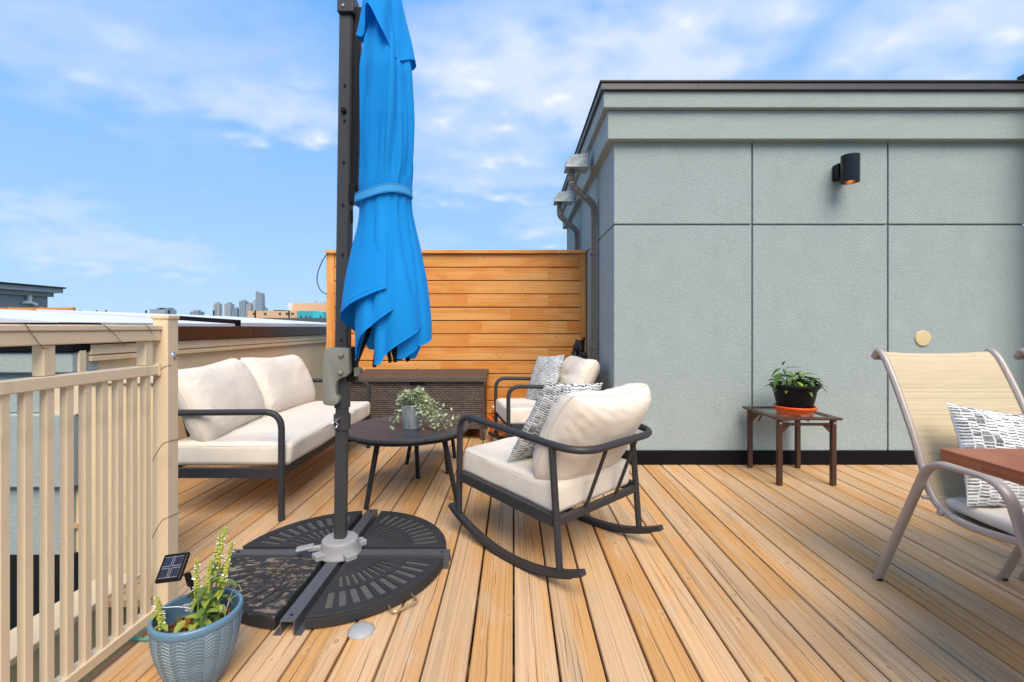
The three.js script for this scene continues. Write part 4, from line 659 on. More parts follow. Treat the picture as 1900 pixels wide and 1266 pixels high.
// ---- four base weights, each can be lifted off
{
  const R = 0.485, g = 0.054, spots = [[1, 1, 0], [-1, 1, 1], [-1, -1, 0], [1, -1, 0]];
  const names = ['charcoal quarter round base weight with a brass handle', 'dirty brown streaked quarter round base weight behind the blue planter', 'quarter round base weight on the sofa side of the umbrella pole', 'quarter round base weight on the rocking chair side of the umbrella pole'];
  const inner = 0.10, end = Math.sqrt(R * R - g * g), a0 = Math.asin(g / R), a1 = Math.PI / 2 - a0;
  const outline = () => { const s = new THREE.Shape(); s.moveTo(g + 0.035, g); s.lineTo(end - 0.01, g); for (let i = 0; i <= 24; i++) { const a = lerp(a0, a1, i / 24); s.lineTo(R * Math.cos(a), R * Math.sin(a)); } s.lineTo(g, g + 0.035); s.quadraticCurveTo(g + 0.03, g + 0.03, g + 0.035, g); return s; };
  const cells = [];
  for (const [r0, r1, n, pad] of [[0.135, 0.20, 8, 0.011], [0.215, 0.31, 9, 0.014], [0.33, 0.445, 10, 0.019]]) for (let i = 0; i < n; i++) {
    const m = (r0 + r1) / 2, lo = Math.asin((g + 0.012) / r0), hi = Math.PI / 2 - lo, a = lerp(lo, hi, (i + 0.5) / n), w0 = (hi - lo) / n * r0 / 2 - pad * 0.34, w1 = (hi - lo) / n * r1 / 2 - pad * 0.62, c = Math.cos(a), s = Math.sin(a);
    cells.push([[r0, -w0], [r1, -w1], [r1, w1], [r0, w0]].map(([r, t]) => new THREE.Vector2(r * c - t * s, r * s + t * c)));
  }
  const flat = (s, d, b, y) => { const q = new THREE.ExtrudeGeometry(s, { depth: d, bevelEnabled: b > 0, bevelSize: b, bevelOffset: -b, bevelThickness: b, bevelSegments: 1 }); q.rotateX(Math.PI / 2); q.translate(0, y + (b > 0 ? -b : 0), 0); return boxUV(toCreasedNormals(q, 0.4)); };
  const body = flat(outline(), 0.030, 0.004, 0.0425), grid = (() => { const s = outline(); for (const c of cells) s.holes.push(new THREE.Path(c)); const q = new THREE.ExtrudeGeometry(s, { depth: 0.0075, bevelEnabled: true, bevelSize: 0.0016, bevelOffset: -0.0016, bevelThickness: 0.0016, bevelSegments: 1 }); q.rotateX(Math.PI / 2); q.translate(0, 0.0505, 0); return boxUV(toCreasedNormals(q, 0.4)); })();
  const plates = cells.map((c) => { const k = c.reduce((a, p) => a.add(p.clone().multiplyScalar(0.25)), new THREE.Vector2()); return flat(new THREE.Shape(c.map((p) => p.clone().sub(k).multiplyScalar(1.04).add(k))), 0.002, 0, 0.0452); });
  spots.forEach(([sx, sz, dirty], i) => {
    const o = thing('base_weight', names[i], 'umbrella weight', [-0.80, 0.001, -2.15], sx > 0 ? (sz > 0 ? 0 : Math.PI / 2) : (sz > 0 ? -Math.PI / 2 : Math.PI), 'umbrella base weights');
    part('body', body, weightTop, o); part('rib_grid', grid, dirty ? weightDirty : weightTop, o);
    for (const p of plates) part('recess_panel', p, dirty ? cellDirty : cellTop, o);
    if (i === 0) part('carry_handle', tube(fillet([[0.315, 0.022, 0.355], [0.345, 0.014, 0.402], [0.425, 0.014, 0.322], [0.385, 0.022, 0.28]], 0.02), 0.0042, 8), brass, o, 'brass wire carry handle');
  });
  single('plastic_cap', lathe([[0.0001, 0.018], [0.02, 0.0175], [0.036, 0.014], [0.042, 0.008], [0.0465, 0.005], [0.047, 0]], 36), mat({ color: C3(0.33, 0.34, 0.34), roughness: 0.5 }), 'round grey plastic cap lying on the deck by the base weight', 'cap', [-0.546, 0, -1.669]);
  const gm = new THREE.TetrahedronGeometry(0.007), im = new THREE.InstancedMesh(gm, mat({ color: C3(0.45, 0.19, 0.07), roughness: 0.9 }), 260), dm = new THREE.Object3D();
  for (let i = 0; i < 260; i++) { const z = rr(0.08, 0.45) ** 1; dm.position.set(-0.067 + 0.012 * rr(-1, 1) + (i % 7 === 0 ? rr(-0.2, 0) : 0), i % 7 === 0 ? 0.054 : rr(0.003, 0.012), z); dm.rotation.set(rr(0, 6), rr(0, 6), rr(0, 6)); const s = rr(0.4, 1.1) * (i % 7 === 0 ? 0.45 : 1); dm.scale.set(s * rr(0.6, 2.2), s * 0.35, s); dm.updateMatrix(); im.setMatrixAt(i, dm.matrix); im.setColorAt(i, C3(rr(0.7, 1.3), rr(0.6, 1.2), rr(0.6, 1.2))); }
  im.name = 'leaf_litter'; im.position.set(-0.80, 0, -2.15); scene.add(im); im.castShadow = im.receiveShadow = true; tag(im, 'dry orange brown leaf crumbs in the slot between the weights', 'leaf litter', null, 'stuff');
}

// ================================================================ BLUE PLANTER
{
  const o = thing('blue_planter', 'blue glazed planter with herringbone relief and flowering basil', 'planter', [-0.972, 0, -1.433]); o.scale.setScalar(0.84);
  const prof = (t) => lerp(0.072, 0.1405, Math.pow(Math.sin(Math.min(1, t * 1.06) * Math.PI / 2), 0.85)), H = 0.262;
  // herringbone: columns of slanted bars, alternate columns slant the other way
  const NC = 34, NB = 19, herring = (u, v) => { const c = u * NC, ci = Math.floor(c), f = c - ci, s = ci % 2 ? f : 1 - f, b = v * NB + s * 0.85, fb = b - Math.floor(b), e = Math.min(fb, 1 - fb) * 2, ec = Math.min(f, 1 - f) * 2; return smooth(0.05, 0.30, e) * smooth(0.0, 0.14, ec); };
  const NU = 720, NV = 220, P = [], UV = [], I = [];
  for (let j = 0; j <= NV; j++) for (let i = 0; i <= NU; i++) { const u = i / NU, v = j / NV, a = u * 2 * Math.PI, y = 0.004 + v * (H - 0.026), r = prof(y / H) + 0.0028 * herring(u, v) * smooth(0, 0.02, v) * smooth(1, 0.985, v); P.push(Math.sin(a) * r, y, Math.cos(a) * r); UV.push(u, v); }
  for (let j = 0; j < NV; j++) for (let i = 0; i < NU; i++) { const a = j * (NU + 1) + i; I.push(a, a + 1, a + NU + 1, a + 1, a + NU + 2, a + NU + 1); }
  const g = new THREE.BufferGeometry(); g.setAttribute('position', new THREE.Float32BufferAttribute(P, 3)); g.setAttribute('uv', new THREE.Float32BufferAttribute(UV, 2)); g.setIndex(I); g.computeVertexNormals();
  const glaze = colourTex(1440, 512, (u, v) => { const h = herring(u, v), edge = smooth(0.1, 0.55, h) * smooth(1.0, 0.6, h), p = fbm(u * 14, v * 8, 601, 3, 14, 8); return mix3(mix3([0.05, 0.09, 0.125], [0.115, 0.18, 0.235], h * (0.7 + 0.6 * p)), [0.50, 0.60, 0.64], 0.9 * edge * (0.6 + 0.6 * p)); });
  part('body', g, mat({ map: glaze, roughness: 0.34 }), o);
  part('rim', lathe([[0.1395, 0.238], [0.1455, 0.241], [0.1462, 0.258], [0.142, 0.2655], [0.134, 0.2655], [0.130, 0.26], [0.129, 0.2]], 80), mat({ color: C3(0.10, 0.205, 0.30), roughness: 0.28 }), o);
  part('inner_wall', lathe([[0.129, 0.2], [0.124, 0.12], [0.1, 0.05], [0.0001, 0.045]], 60), mat({ color: C3(0.10, 0.205, 0.30), roughness: 0.28 }), o);
  part('foot', lathe([[0.0001, 0], [0.068, 0], [0.072, 0.006]], 40), mat({ color: C3(0.06, 0.12, 0.18), roughness: 0.5 }), o);
  part('soil', at(new THREE.CylinderGeometry(0.1275, 0.12, 0.02, 40), 0, 0.175, 0), soilMat, o);
  const chips = []; for (let i = 0; i < 260; i++) { const a = rr(0, 6.28), r = 0.122 * Math.sqrt(rnd()), s = rr(0.5, 1.4); chips.push(at(new THREE.BoxGeometry(0.018 * s * rr(0.4, 1), 0.004 * s, 0.010 * s, 1, 1, 1), r * Math.sin(a), 0.186 + rr(0, 0.014), r * Math.cos(a), rr(-0.6, 0.6), rr(0, 3), rr(-0.6, 0.6))); }
  const mulch = part('bark_mulch', M(chips), barkChip, o); mulch.userData.kind = 'stuff';
  const chips2 = []; for (let i = 0; i < 70; i++) { const a = rr(0, 6.28), r = 0.118 * Math.sqrt(rnd()), s = rr(0.5, 1.2); chips2.push(at(new THREE.BoxGeometry(0.014 * s, 0.003 * s, 0.007 * s), r * Math.sin(a), 0.194 + rr(0, 0.01), r * Math.cos(a), rr(-0.6, 0.6), rr(0, 3), rr(-0.6, 0.6))); }
  const pale = part('bark_mulch', M(chips2), mat({ color: C3(0.36, 0.16, 0.06), roughness: 0.8 }), o); pale.userData.kind = 'stuff';
  // stems: base xz, tip offset, leaf and flower counts
  const stem = (bx, bz, [tx, ty, tz], leaves, sp, lsize) => {
    const tip = [tx, 0.185 + (ty - 0.185) * 1.2, tz];
    const c = new THREE.CatmullRomCurve3([V(bx, 0.185, bz), V(lerp(bx, tip[0], 0.35) + rr(-0.008, 0.008), lerp(0.185, tip[1], 0.4), lerp(bz, tip[2], 0.35)), V(lerp(bx, tip[0], 0.75), lerp(0.185, tip[1], 0.78), lerp(bz, tip[2], 0.75)), V(...tip)]);
    const st = part('stem', tube(c.getPoints(18), 0.0021, 6, { scale: (t) => 1.1 - 0.6 * t }), mat({ color: C3(0.22, 0.26, 0.06), roughness: 0.7 }), o);
    for (let i = 0; i < leaves; i++) { const t = lerp(0.08, sp ? 0.68 : 1, (i + 0.5) / leaves), p = c.getPointAt(Math.min(t, 0.99)), s = lsize * rr(0.6, 1.15), a = i * 2.4 + rr(-0.4, 0.4); const m = part('leaf', leaf(s, s * rr(0.42, 0.6), rr(0.15, 0.55), rr(0.1, 0.5)), rnd() < 0.6 ? leafBright : leafGreen, st); m.position.copy(p); m.rotation.set(rr(-0.2, 0.75), a, 0, 'YXZ'); }
    if (sp) { const fl = [], wh = []; for (let i = 0; i < sp; i++) { const t = lerp(0.45, 1, i / sp), p = c.getPointAt(t), w = lerp(1, 0.55, i / sp); for (let k = 0; k < 7; k++) { const a = k * 0.9 + i * 0.7, r = 0.0052 * w; const q = at(new THREE.SphereGeometry(0.0052 * w * rr(0.7, 1.2), 6, 5), 0, 0, 0); q.scale(0.8, 1, 1.2); fl.push(at(q, p.x + Math.sin(a) * r * 1.5, p.y + rr(-0.003, 0.003), p.z + Math.cos(a) * r * 1.5)); if (rnd() < 0.13) for (let n = 0; n < 4; n++) wh.push(at(leaf(0.0085, 0.005, 0.2, 0.2), p.x + Math.sin(a) * r * 2.2, p.y, p.z + Math.cos(a) * r * 2.2, rr(-1, 0.3), a + rr(-0.9, 0.9), 0)); } }
      const f = part('flower_spike', M(fl), flowerGreen, o); if (wh.length) part('petals', M(wh), petalWhite, f); }
  };
  stem(0.005, -0.03, [0.045, 0.47, -0.10], 14, 24, 0.05); stem(0.0, -0.02, [0.05, 0.405, 0.0], 15, 22, 0.055); stem(0.03, -0.05, [0.088, 0.435, -0.07], 16, 22, 0.055); stem(-0.01, 0.0, [-0.03, 0.395, -0.04], 10, 16, 0.048); stem(0.0, -0.04, [0.02, 0.46, -0.11], 10, 18, 0.045); stem(-0.098, 0.03, [-0.112, 0.315, 0.05], 6, 11, 0.045); stem(-0.085, 0.06, [-0.07, 0.29, 0.085], 4, 6, 0.04);
  stem(0.035, 0.01, [0.045, 0.275, 0.03], 9, 0, 0.05); stem(0.03, 0.03, [0.03, 0.25, 0.05], 8, 0, 0.045); stem(0.0, 0.03, [-0.01, 0.26, 0.055], 7, 0, 0.05); stem(0.055, -0.03, [0.06, 0.29, -0.035], 6, 0, 0.045); stem(-0.08, 0.045, [-0.09, 0.24, 0.07], 6, 0, 0.045); stem(-0.06, 0.07, [-0.05, 0.235, 0.09], 5, 0, 0.045); stem(0.01, 0.01, [0.012, 0.33, 0.02], 8, 0, 0.052); stem(0.02, -0.02, [0.04, 0.35, -0.03], 8, 0, 0.05);
  const blades = []; for (const [x, z, tx, ty, tz] of [[0.075, 0.0, 0.088, 0.305, 0.01], [0.08, 0.005, 0.112, 0.262, 0.02], [-0.03, 0.05, -0.05, 0.275, 0.04], [0.075, -0.01, 0.13, 0.25, 0.0], [-0.05, 0.02, -0.005, 0.29, -0.02]]) blades.push(sweep(new THREE.QuadraticBezierCurve3(V(x, 0.185, z), V(lerp(x, tx, 0.3), ty * 0.95, lerp(z, tz, 0.3)), V(tx, ty, tz)).getPoints(8), rect(0.005, 0.0006), { scale: (t) => 1.05 - t }));
  part('grass_blade', M(blades), leafGreen, o);
  const twigs = []; for (const q of [[[0.08, 0.2, -0.02], [0.085, 0.28, -0.06], [0.10, 0.312, -0.08], [0.118, 0.298, -0.07]], [[0.08, 0.2, -0.02], [0.09, 0.27, -0.05], [0.112, 0.285, -0.06]], [[0.05, 0.19, 0.07], [0.055, 0.24, 0.075]], [[0.02, 0.2, 0.06], [0.09, 0.205, 0.05]]]) twigs.push(tube(new THREE.CatmullRomCurve3(q.map((p) => V(...p))).getPoints(10), 0.0011, 5)); part('dry_twig', M(twigs), mat({ color: C3(0.42, 0.32, 0.16), roughness: 0.8 }), o);
  for (let i = 0; i < 3; i++) part('dead_leaf', at(leaf(0.04, 0.022, 0.6, 0.5), -0.012 + i * 0.01, 0.235 - i * 0.012, 0.02, 0.8, i * 1.3 - 0.6, 0), mat({ color: C3(0.62, 0.12, 0.012), roughness: 0.6 }), o);
}
// ---- solar light staked in the planter
{
  const o = thing('solar_light_panel', 'small black framed solar panel on a stake in the blue planter', 'solar light', [-0.997, 0.156, -1.458]); o.scale.setScalar(0.84);
  part('stake', tube(fillet([[0.012, 0, 0.0], [0.0, 0.125, 0.0], [-0.028, 0.20, 0.01]], 0.02), 0.0075, 10), blackPlastic, o); part('stake_joint', at(new THREE.CylinderGeometry(0.0105, 0.0105, 0.045, 14), -0.018, 0.175, 0.006, 0, 0, 0.28), blackPlastic, o);
  const h = new THREE.Group(); h.name = 'panel_head'; o.add(h); h.position.set(-0.066, 0.227, 0.022); h.rotation.set(0.85, 0.12, 0.22, 'YXZ');
  part('frame', softBox(0.098, 0.016, 0.098, 0.0078, null, [10, 8, 10]), blackPlastic, h);
  part('cell_plate', box(0.072, 0.002, 0.072, 0, 0.0085, 0, 0.0008), mat({ map: colourTex(128, 128, (u, v) => { const a = Math.min(u, 1 - u, v, 1 - v), ln = Math.abs(a - 0.05) < 0.009 ? 1 : 0, mid = Math.abs(v - 0.5) < 0.014 ? 1 : 0, fine = Math.abs(((u * 5) % 1) - 0.5) < 0.03 ? 0.25 : 0; return mix3([0.018, 0.022, 0.045], [0.55, 0.57, 0.6], clamp(ln * 0.5 + mid * 0.8 + fine * 0.25)); }, 0.072), roughness: 0.06 }), h).geometry.translate(0, 0, 0);
  part('wire', tube(new THREE.CatmullRomCurve3([V(0.0, 0.07, 0.012), V(-0.05, 0.082, 0.02), V(-0.09, 0.085, 0.03), V(-0.125, 0.098, 0.04)]).getPoints(16), 0.0018, 6), mat({ color: C3(0.7, 0.68, 0.68), roughness: 0.5 }), o);
  part('wire_coil', M(at(new THREE.TorusGeometry(0.012, 0.0014, 6, 20), -0.02, 0.085, 0.016, 0.9, 0.3, 0), at(new THREE.TorusGeometry(0.010, 0.0014, 6, 20), -0.012, 0.068, 0.018, 1.2, -0.2, 0)), mat({ color: C3(0.6, 0.55, 0.55), roughness: 0.5 }), o);
}

// ================================================================ WALL THINGS
{
  const o = thing('wall_lamp', 'black cylinder downlight on the grey stucco wall', 'wall lamp', [2.575, 2.305, -3.7]);
  part('mount', box(0.10, 0.125, 0.075, 0, 0, 0.0385, 0.01), blackPlastic, o);
  part('shade', at(lathe([[0.058, 0.0], [0.062, 0.0], [0.062, 0.205], [0.055, 0.207], [0.0001, 0.207], [0.0001, 0.2], [0.058, 0.2], [0.058, 0.0]], 40), 0.0, -0.108, 0.135), mat({ color: C3(0.012, 0.012, 0.014), roughness: 0.22, metalness: 0.3 }), o);
  part('reflector', at(lathe([[0.057, 0.004], [0.05, 0.05], [0.02, 0.075], [0.0001, 0.078]], 32), 0, -0.108, 0.135), mat({ color: C3(0.36, 0.13, 0.05), roughness: 0.3, metalness: 0.8 }), o);
  part('bulb', at(new THREE.SphereGeometry(0.022, 18, 12), 0, -0.072, 0.135), mat({ color: C3(0.9, 0.75, 0.5), emissive: C3(1.0, 0.55, 0.2), emissiveIntensity: 0.08, roughness: 0.3 }), o);
  const l = new THREE.PointLight(new THREE.Color(1, 0.62, 0.28), 0.003, 0, 2); l.position.set(0, -0.10, 0.135); l.castShadow = true; o.add(l);
}
single('cover_plate', at(lathe([[0.0001, 0.012], [0.055, 0.012], [0.0615, 0.009], [0.063, 0]], 40), 0, 0, 0, Math.PI / 2), mat({ color: C3(0.62, 0.50, 0.27), roughness: 0.5 }), 'round cream cover plate on the stucco wall above the sling chair', 'cover plate', [3.246, 1.0, -3.7]);

// ---- side table, pot, saucer, pepper plant
{
  const o = thing('side_table', 'small brown folding side table with frosted glass top against the stucco wall', 'side table', [2.015, 0, -3.41]);
  const w = 0.45, d = 0.48, y = 0.462;
  part('top_frame', box(w, 0.016, 0.05, 0, y, d / 2 - 0.025, 0.003), tan2, o); part('top_frame', box(w, 0.016, 0.05, 0, y, -d / 2 + 0.025, 0.003), darkBrown, o);
  for (const s of [-1, 1]) part('top_frame', box(0.05, 0.0158, d - 0.1, s * (w / 2 - 0.025), y, 0, 0.003), s < 0 ? tan2 : darkBrown, o);
  part('glass_panel', box(w - 0.096, 0.005, d - 0.096, 0, y + 0.001, 0, 0.001), glassTop, o);
  for (const sx of [-1, 1]) for (const sz of [-1, 1]) {
    const l = part('leg', box(0.032, y - 0.008, 0.032, sx * (w / 2 - 0.04), (y - 0.008) / 2, sz * (d / 2 - 0.04), 0.004), darkBrown, o);
    const s = new THREE.Shape([[0, 0], [0.055, 0], [0, -0.055]].map((p) => new THREE.Vector2(...p))), g = new THREE.ExtrudeGeometry(s, { depth: 0.006, bevelEnabled: false }); if (sx > 0) g.rotateY(Math.PI); g.translate(sx * (w / 2 - 0.056), y - 0.052, sz * (d / 2 - 0.04) + (sx > 0 ? 0.003 : -0.003)); part('corner_gusset', boxUV(g), tan2, l);
    part('hinge_plate', at(new THREE.CylinderGeometry(0.009, 0.009, 0.004, 12), sx * (w / 2 - 0.04), y - 0.03, sz * (d / 2 - 0.04) + sz * 0.018, Math.PI / 2), galv, l);
  }
  for (const s of [-1, 1]) part('apron', box(w - 0.11, 0.018, 0.018, 0, y - 0.042, s * (d / 2 - 0.04), 0.003), darkBrown, o);
  for (const s of [-1, 1]) part('fold_strut', bar([[s * (w / 2 - 0.04), y - 0.01, -0.02], [s * (w / 2 - 0.04), y - 0.075, -0.075]], 0.014, 0.01), darkBrown, o);
}
single('plant_saucer', lathe([[0.0001, 0.004], [0.10, 0.004], [0.106, 0], [0.118, 0.002], [0.126, 0.026], [0.138, 0.030], [0.1405, 0.044], [0.137, 0.050], [0.128, 0.048], [0.116, 0.012], [0.0001, 0.010]], 48), orangePlastic, 'bright orange plant saucer on the side table', 'saucer', [2.045, 0.4705, -3.39]);
{
  const o = thing('pepper_plant', 'leafy pepper plant in a round black plastic pot on the orange saucer', 'potted plant', [2.045, 0.481, -3.39]);
  part('pot', lathe([[0.0001, 0.0], [0.104, 0.0], [0.108, 0.005], [0.146, 0.168], [0.157, 0.170], [0.160, 0.178], [0.160, 0.192], [0.155, 0.197], [0.146, 0.194], [0.14, 0.16], [0.105, 0.012], [0.0001, 0.012]], 56), blackPlastic, o);
  part('soil', at(new THREE.CylinderGeometry(0.139, 0.135, 0.012, 36), 0, 0.155, 0), soilMat, o);
  const put = (p, l, w, yaw, pitch, m, fold = 0.3, bend = 0.3) => { const q = part('leaf', leaf(l * 1.35, w * 1.5, bend, fold), m, o); q.position.set(p[0] * 1.05, p[1] + 0.012, p[2]); q.rotation.set(pitch, yaw, 0, 'YXZ'); };
  for (const [a, b] of [[[-0.05, 0.16, 0.02], [-0.105, 0.30, 0.03]], [[0, 0.16, 0], [0.0, 0.26, 0.0]], [[0.05, 0.16, 0.01], [0.085, 0.235, 0.02]], [[-0.02, 0.16, 0.03], [-0.06, 0.25, 0.05]]]) part('stem', tube([a, [lerp(a[0], b[0], 0.4), lerp(a[1], b[1], 0.6), lerp(a[2], b[2], 0.4)], b], 0.003, 7), mat({ color: C3(0.13, 0.19, 0.05), roughness: 0.6 }), o);
  const D = Math.PI / 180;
  put([-0.115, 0.27, 0.04], 0.095, 0.034, -70 * D, 0.75, leafGreen); put([-0.105, 0.30, 0.03], 0.07, 0.024, -80 * D, 0.3, leafDark); put([-0.085, 0.30, 0.02], 0.095, 0.03, 80 * D, -0.15, leafGreen, 0.2, 0.1); put([-0.10, 0.32, 0.03], 0.03, 0.016, 20 * D, -1.2, leafDark); put([-0.10, 0.30, 0.04], 0.045, 0.018, 10 * D, 1.0, leafDark);
  put([0.0, 0.255, 0.02], 0.13, 0.052, 75 * D, 0.25, leafDark, 0.25, 0.2); put([0.0, 0.245, 0.06], 0.105, 0.056, 62 * D, 0.62, leafBright, 0.15, 0.25); put([0.08, 0.225, 0.02], 0.07, 0.03, 85 * D, -0.1, leafDark); put([0.09, 0.225, 0.03], 0.075, 0.028, 80 * D, 0.35, leafGreen); put([-0.06, 0.24, 0.06], 0.08, 0.03, -20 * D, 1.15, leafGreen); put([-0.1, 0.22, 0.05], 0.07, 0.022, -30 * D, 1.3, leafGreen);
  for (let i = 0; i < 80; i++) { const a = rr(0, 6.28), r = 0.115 * Math.sqrt(rnd()), l = rr(0.04, 0.085), y = 0.175 + rr(0.0, 0.10) * (1 - r / 0.22); put([r * Math.sin(a), y, r * Math.cos(a) * 0.9], l, l * rr(0.3, 0.5), a + rr(-0.9, 0.9), rr(-0.7, 0.6), rnd() < 0.45 ? leafDark : rnd() < 0.8 ? leafGreen : leafBright); }
}

// ================================================================ DINING SET
function slingChair(x, label) {
  const o = thing('sling_chair', label, 'chair', [x, 0, -1.75], 0, 'sling dining chairs');
  // side view: z forward (towards the table), y up
  const side = [[0.955, -0.315], [0.985, -0.292], [0.962, -0.262], [0.90, -0.225], [0.82, -0.185], [0.72, -0.14], [0.62, -0.098], [0.54, -0.07], [0.47, -0.045], [0.42, -0.005], [0.395, 0.06], [0.392, 0.14], [0.405, 0.25], [0.425, 0.37], [0.43, 0.43], [0.41, 0.47]];
  const crv = new THREE.CatmullRomCurve3(side.map(([y, z]) => V(0, y, z))), pts = crv.getPoints(64), hw = 0.245;
  for (const s of [-1, 1]) part('sling_frame', tube(pts.map((p) => V(s * hw, p.y, p.z)), 0.0135, 12), mushroom, o);
  // woven sling between the side frames
  { const P = [], UV = [], I = [], N = 14; let len = 0; const q = pts.slice(2, -2);
    for (let j = 0; j < q.length; j++) { if (j) len += q[j].distanceTo(q[j - 1]); const t = q[Math.min(j + 1, q.length - 1)].clone().sub(q[Math.max(j - 1, 0)]).normalize(); for (let i = 0; i <= N; i++) { const u = i / N * 2 - 1, sag = 0.014 * (1 - u * u); P.push(u * hw, q[j].y - sag * Math.abs(t.z) + 0.003 * (1 - Math.abs(u)), q[j].z - sag * Math.abs(t.y)); UV.push(u * hw + 0.25, len); } }
    for (let j = 0; j < q.length - 1; j++) for (let i = 0; i < N; i++) { const a = j * (N + 1) + i; I.push(a, a + 1, a + N + 1, a + 1, a + N + 2, a + N + 1); }
    const g = new THREE.BufferGeometry(); g.setAttribute('position', new THREE.Float32BufferAttribute(P, 3)); g.setAttribute('uv', new THREE.Float32BufferAttribute(UV, 2)); g.setIndex(I); g.computeVertexNormals(); part('sling', g, slingMap, o); }
  const oval = Array.from({ length: 14 }, (_, i) => [0.021 * Math.cos(i / 14 * 2 * Math.PI), 0.0125 * Math.sin(i / 14 * 2 * Math.PI)]);
  for (const s of [-1, 1]) {
    const a = s * (hw + 0.024), path = fillet([[a, 0.0, -0.265], [a, 0.585, -0.012], [a, 0.592, 0.26], [a, 0.0, 0.47]], [0.13, 0.11], 12);
    const arm = part('arm_leg', sweep(path, oval, { up: V(0, 0, 1), sharp: false }), mushroom, o);
    part('foot_cap', at(new THREE.CylinderGeometry(0.0165, 0.0165, 0.012, 14), a, 0.006, -0.262), blackMatte, arm);
    part('frame_bolt', at(new THREE.CylinderGeometry(0.007, 0.007, 0.05, 10), s * (hw + 0.012), 0.44, -0.03, 0, 0, Math.PI / 2), mushroom, o);
  }
  part('back_rail', tube([[-hw, 0.955, -0.315], [hw, 0.955, -0.315]], 0.011, 10), mushroom, o); part('seat_rail', tube([[-hw, 0.41, 0.47], [hw, 0.41, 0.47]], 0.011, 10), mushroom, o); part('seat_rail', tube([[-hw - 0.02, 0.40, 0.02], [hw + 0.02, 0.40, 0.02]], 0.011, 10), mushroom, o);
  return o;
}
slingChair(1.843, 'tan sling dining chair holding a black dashed pillow by the red wood table');
slingChair(2.475, 'tan sling dining chair holding a grey flecked pillow by the red wood table');
single('seat_pad', softBox(0.43, 0.045, 0.42, 0.02, (v) => { v.y += 0.01 * (1 - (v.x / 0.215) ** 2) * (1 - (v.z / 0.21) ** 2) + 0.02 * (v.z + 0.1) * 0.5; v.y += 0.003 * n3(v.x * 9, v.z * 9, 1); }, [16, 8, 16]), cream, 'thin cream seat pad on the sling chair', 'seat pad', [1.845, 0.424, -1.565]);
{ const p = single('throw_pillow', pillow(0.45, 0.37, 0.14, { k: 0.09, ex: 2, pw: 0.55, wrinkle: 0.008, seed: 51, n: 34 }), dashA, 'white pillow with black dashes standing on the sling chair seat pad', 'pillow', [1.848, 0.608, -1.69], 0, 'dashed pillows'); p.rotation.set(-0.36, -0.06, -0.10, 'YXZ'); }
{ const p = single('throw_pillow', pillow(0.42, 0.40, 0.12, { k: 0.06, ex: 2, pw: 0.55, wrinkle: 0.008, seed: 53, n: 28 }), dashB, 'grey flecked pillow on a sling dining chair', 'pillow', [2.475, 0.66, -1.745], 0, 'dashed pillows'); p.rotation.set(-0.36, 0.05, 0.06, 'YXZ'); }
{
  const o = thing('dining_table', 'glossy reddish wood dining table top beside the sling chairs', 'table', [2.1, 0, -0.945]);
  const n = 6, w = 1.74 / n; 
  for (let i = 0; i < n; i++) { const g = box(w - 0.0004, 0.034, 0.80, -0.87 + (i + 0.5) * w, 0.723, 0, 0.0025, 'z'); shiftUV(g, rr(0, 1), rr(0, 1)); part('top_board', g, redwood, o); }
  for (const sx of [-1, 1]) for (const sz of [-1, 1]) part('leg', box(0.07, 0.705, 0.07, sx * 0.55, 0.3525, sz * 0.24, 0.006, 'y'), redwood, o);
  part('apron', box(1.03, 0.07, 0.025, 0, 0.67, 0.24, 0.003, 'x'), redwood, o); part('apron', box(1.03, 0.07, 0.025, 0, 0.67, -0.24, 0.003, 'x'), redwood, o);
}

// ================================================================ BEYOND THE TERRACE
{
  const o = thing('distant_stairhouse', 'grey stucco stairhouse with black roof edge far across the roofs', 'building', [-22, 0, -16]);
  const g1 = mat({ color: C3(0.30, 0.33, 0.35), roughness: 0.9 }), g2 = mat({ color: C3(0.36, 0.39, 0.41), roughness: 0.9 });
  part('wall', box(5, 12.6, 12, -2.5, -3.75, 0, 0), g1, o); part('parapet_band', box(5.2, 0.19, 12.2, -2.4, 2.605, 0, 0.01), g2, o); part('parapet_band', box(5.5, 0.21, 12.5, -2.25, 2.806, 0, 0.01), g2, o); part('roof_edge', box(5.6, 0.07, 12.6, -2.2, 2.947, 0, 0.01), capBlack, o);
  part('upper_block', box(5, 0.5, 8, -2.4, 3.22, 2.05, 0.01), g2, o); part('upper_edge', box(5.2, 0.14, 8.2, -2.3, 3.54, 2.05, 0.01), capBlack, o);
  part('panel_groove', box(0.01, 1.9, 0.03, 0.004, 1.2, -3.6, 0), groutDark, o);
  const w = thing('white_vent_pipe', 'white elbow vent pipe on the distant grey stairhouse wall', 'vent pipe', [-22, 2.17, -21.05]); const wm = mat({ color: C3(0.8, 0.8, 0.78), roughness: 0.4 });
  part('upright_pipe', tube([[0.13, 0.0, 0], [0.13, 0.34, 0]], 0.085, 14), wm, w); part('outlet', tube(fillet([[0.12, 0.02, 0.25], [0.12, 0.03, -0.1], [0.12, -0.06, -0.32]], 0.1), 0.065, 12), wm, w); part('bracket', box(0.14, 0.1, 0.1, 0.065, 0.1, 0, 0.01), wm, w);
}
{
  const o = thing('distant_cedar_fence', 'low strip of orange cedar fence in front of the distant stairhouse', 'fence', [-19.5, 0, -18]);
  for (let i = 0; i < 4; i++) { const g = box(5, 0.135, 0.03, 0, 1.77 - i * 0.145, 0, 0.004, 'x'); part('board', g, cedarKinds[i], o); }
  for (const x of [-2.4, -1.2, 0, 1.2, 2.42]) part('post', box(0.1, 11.85, 0.1, x, -4.07, -0.07, 0.004, 'y'), cedarDark, o);
}
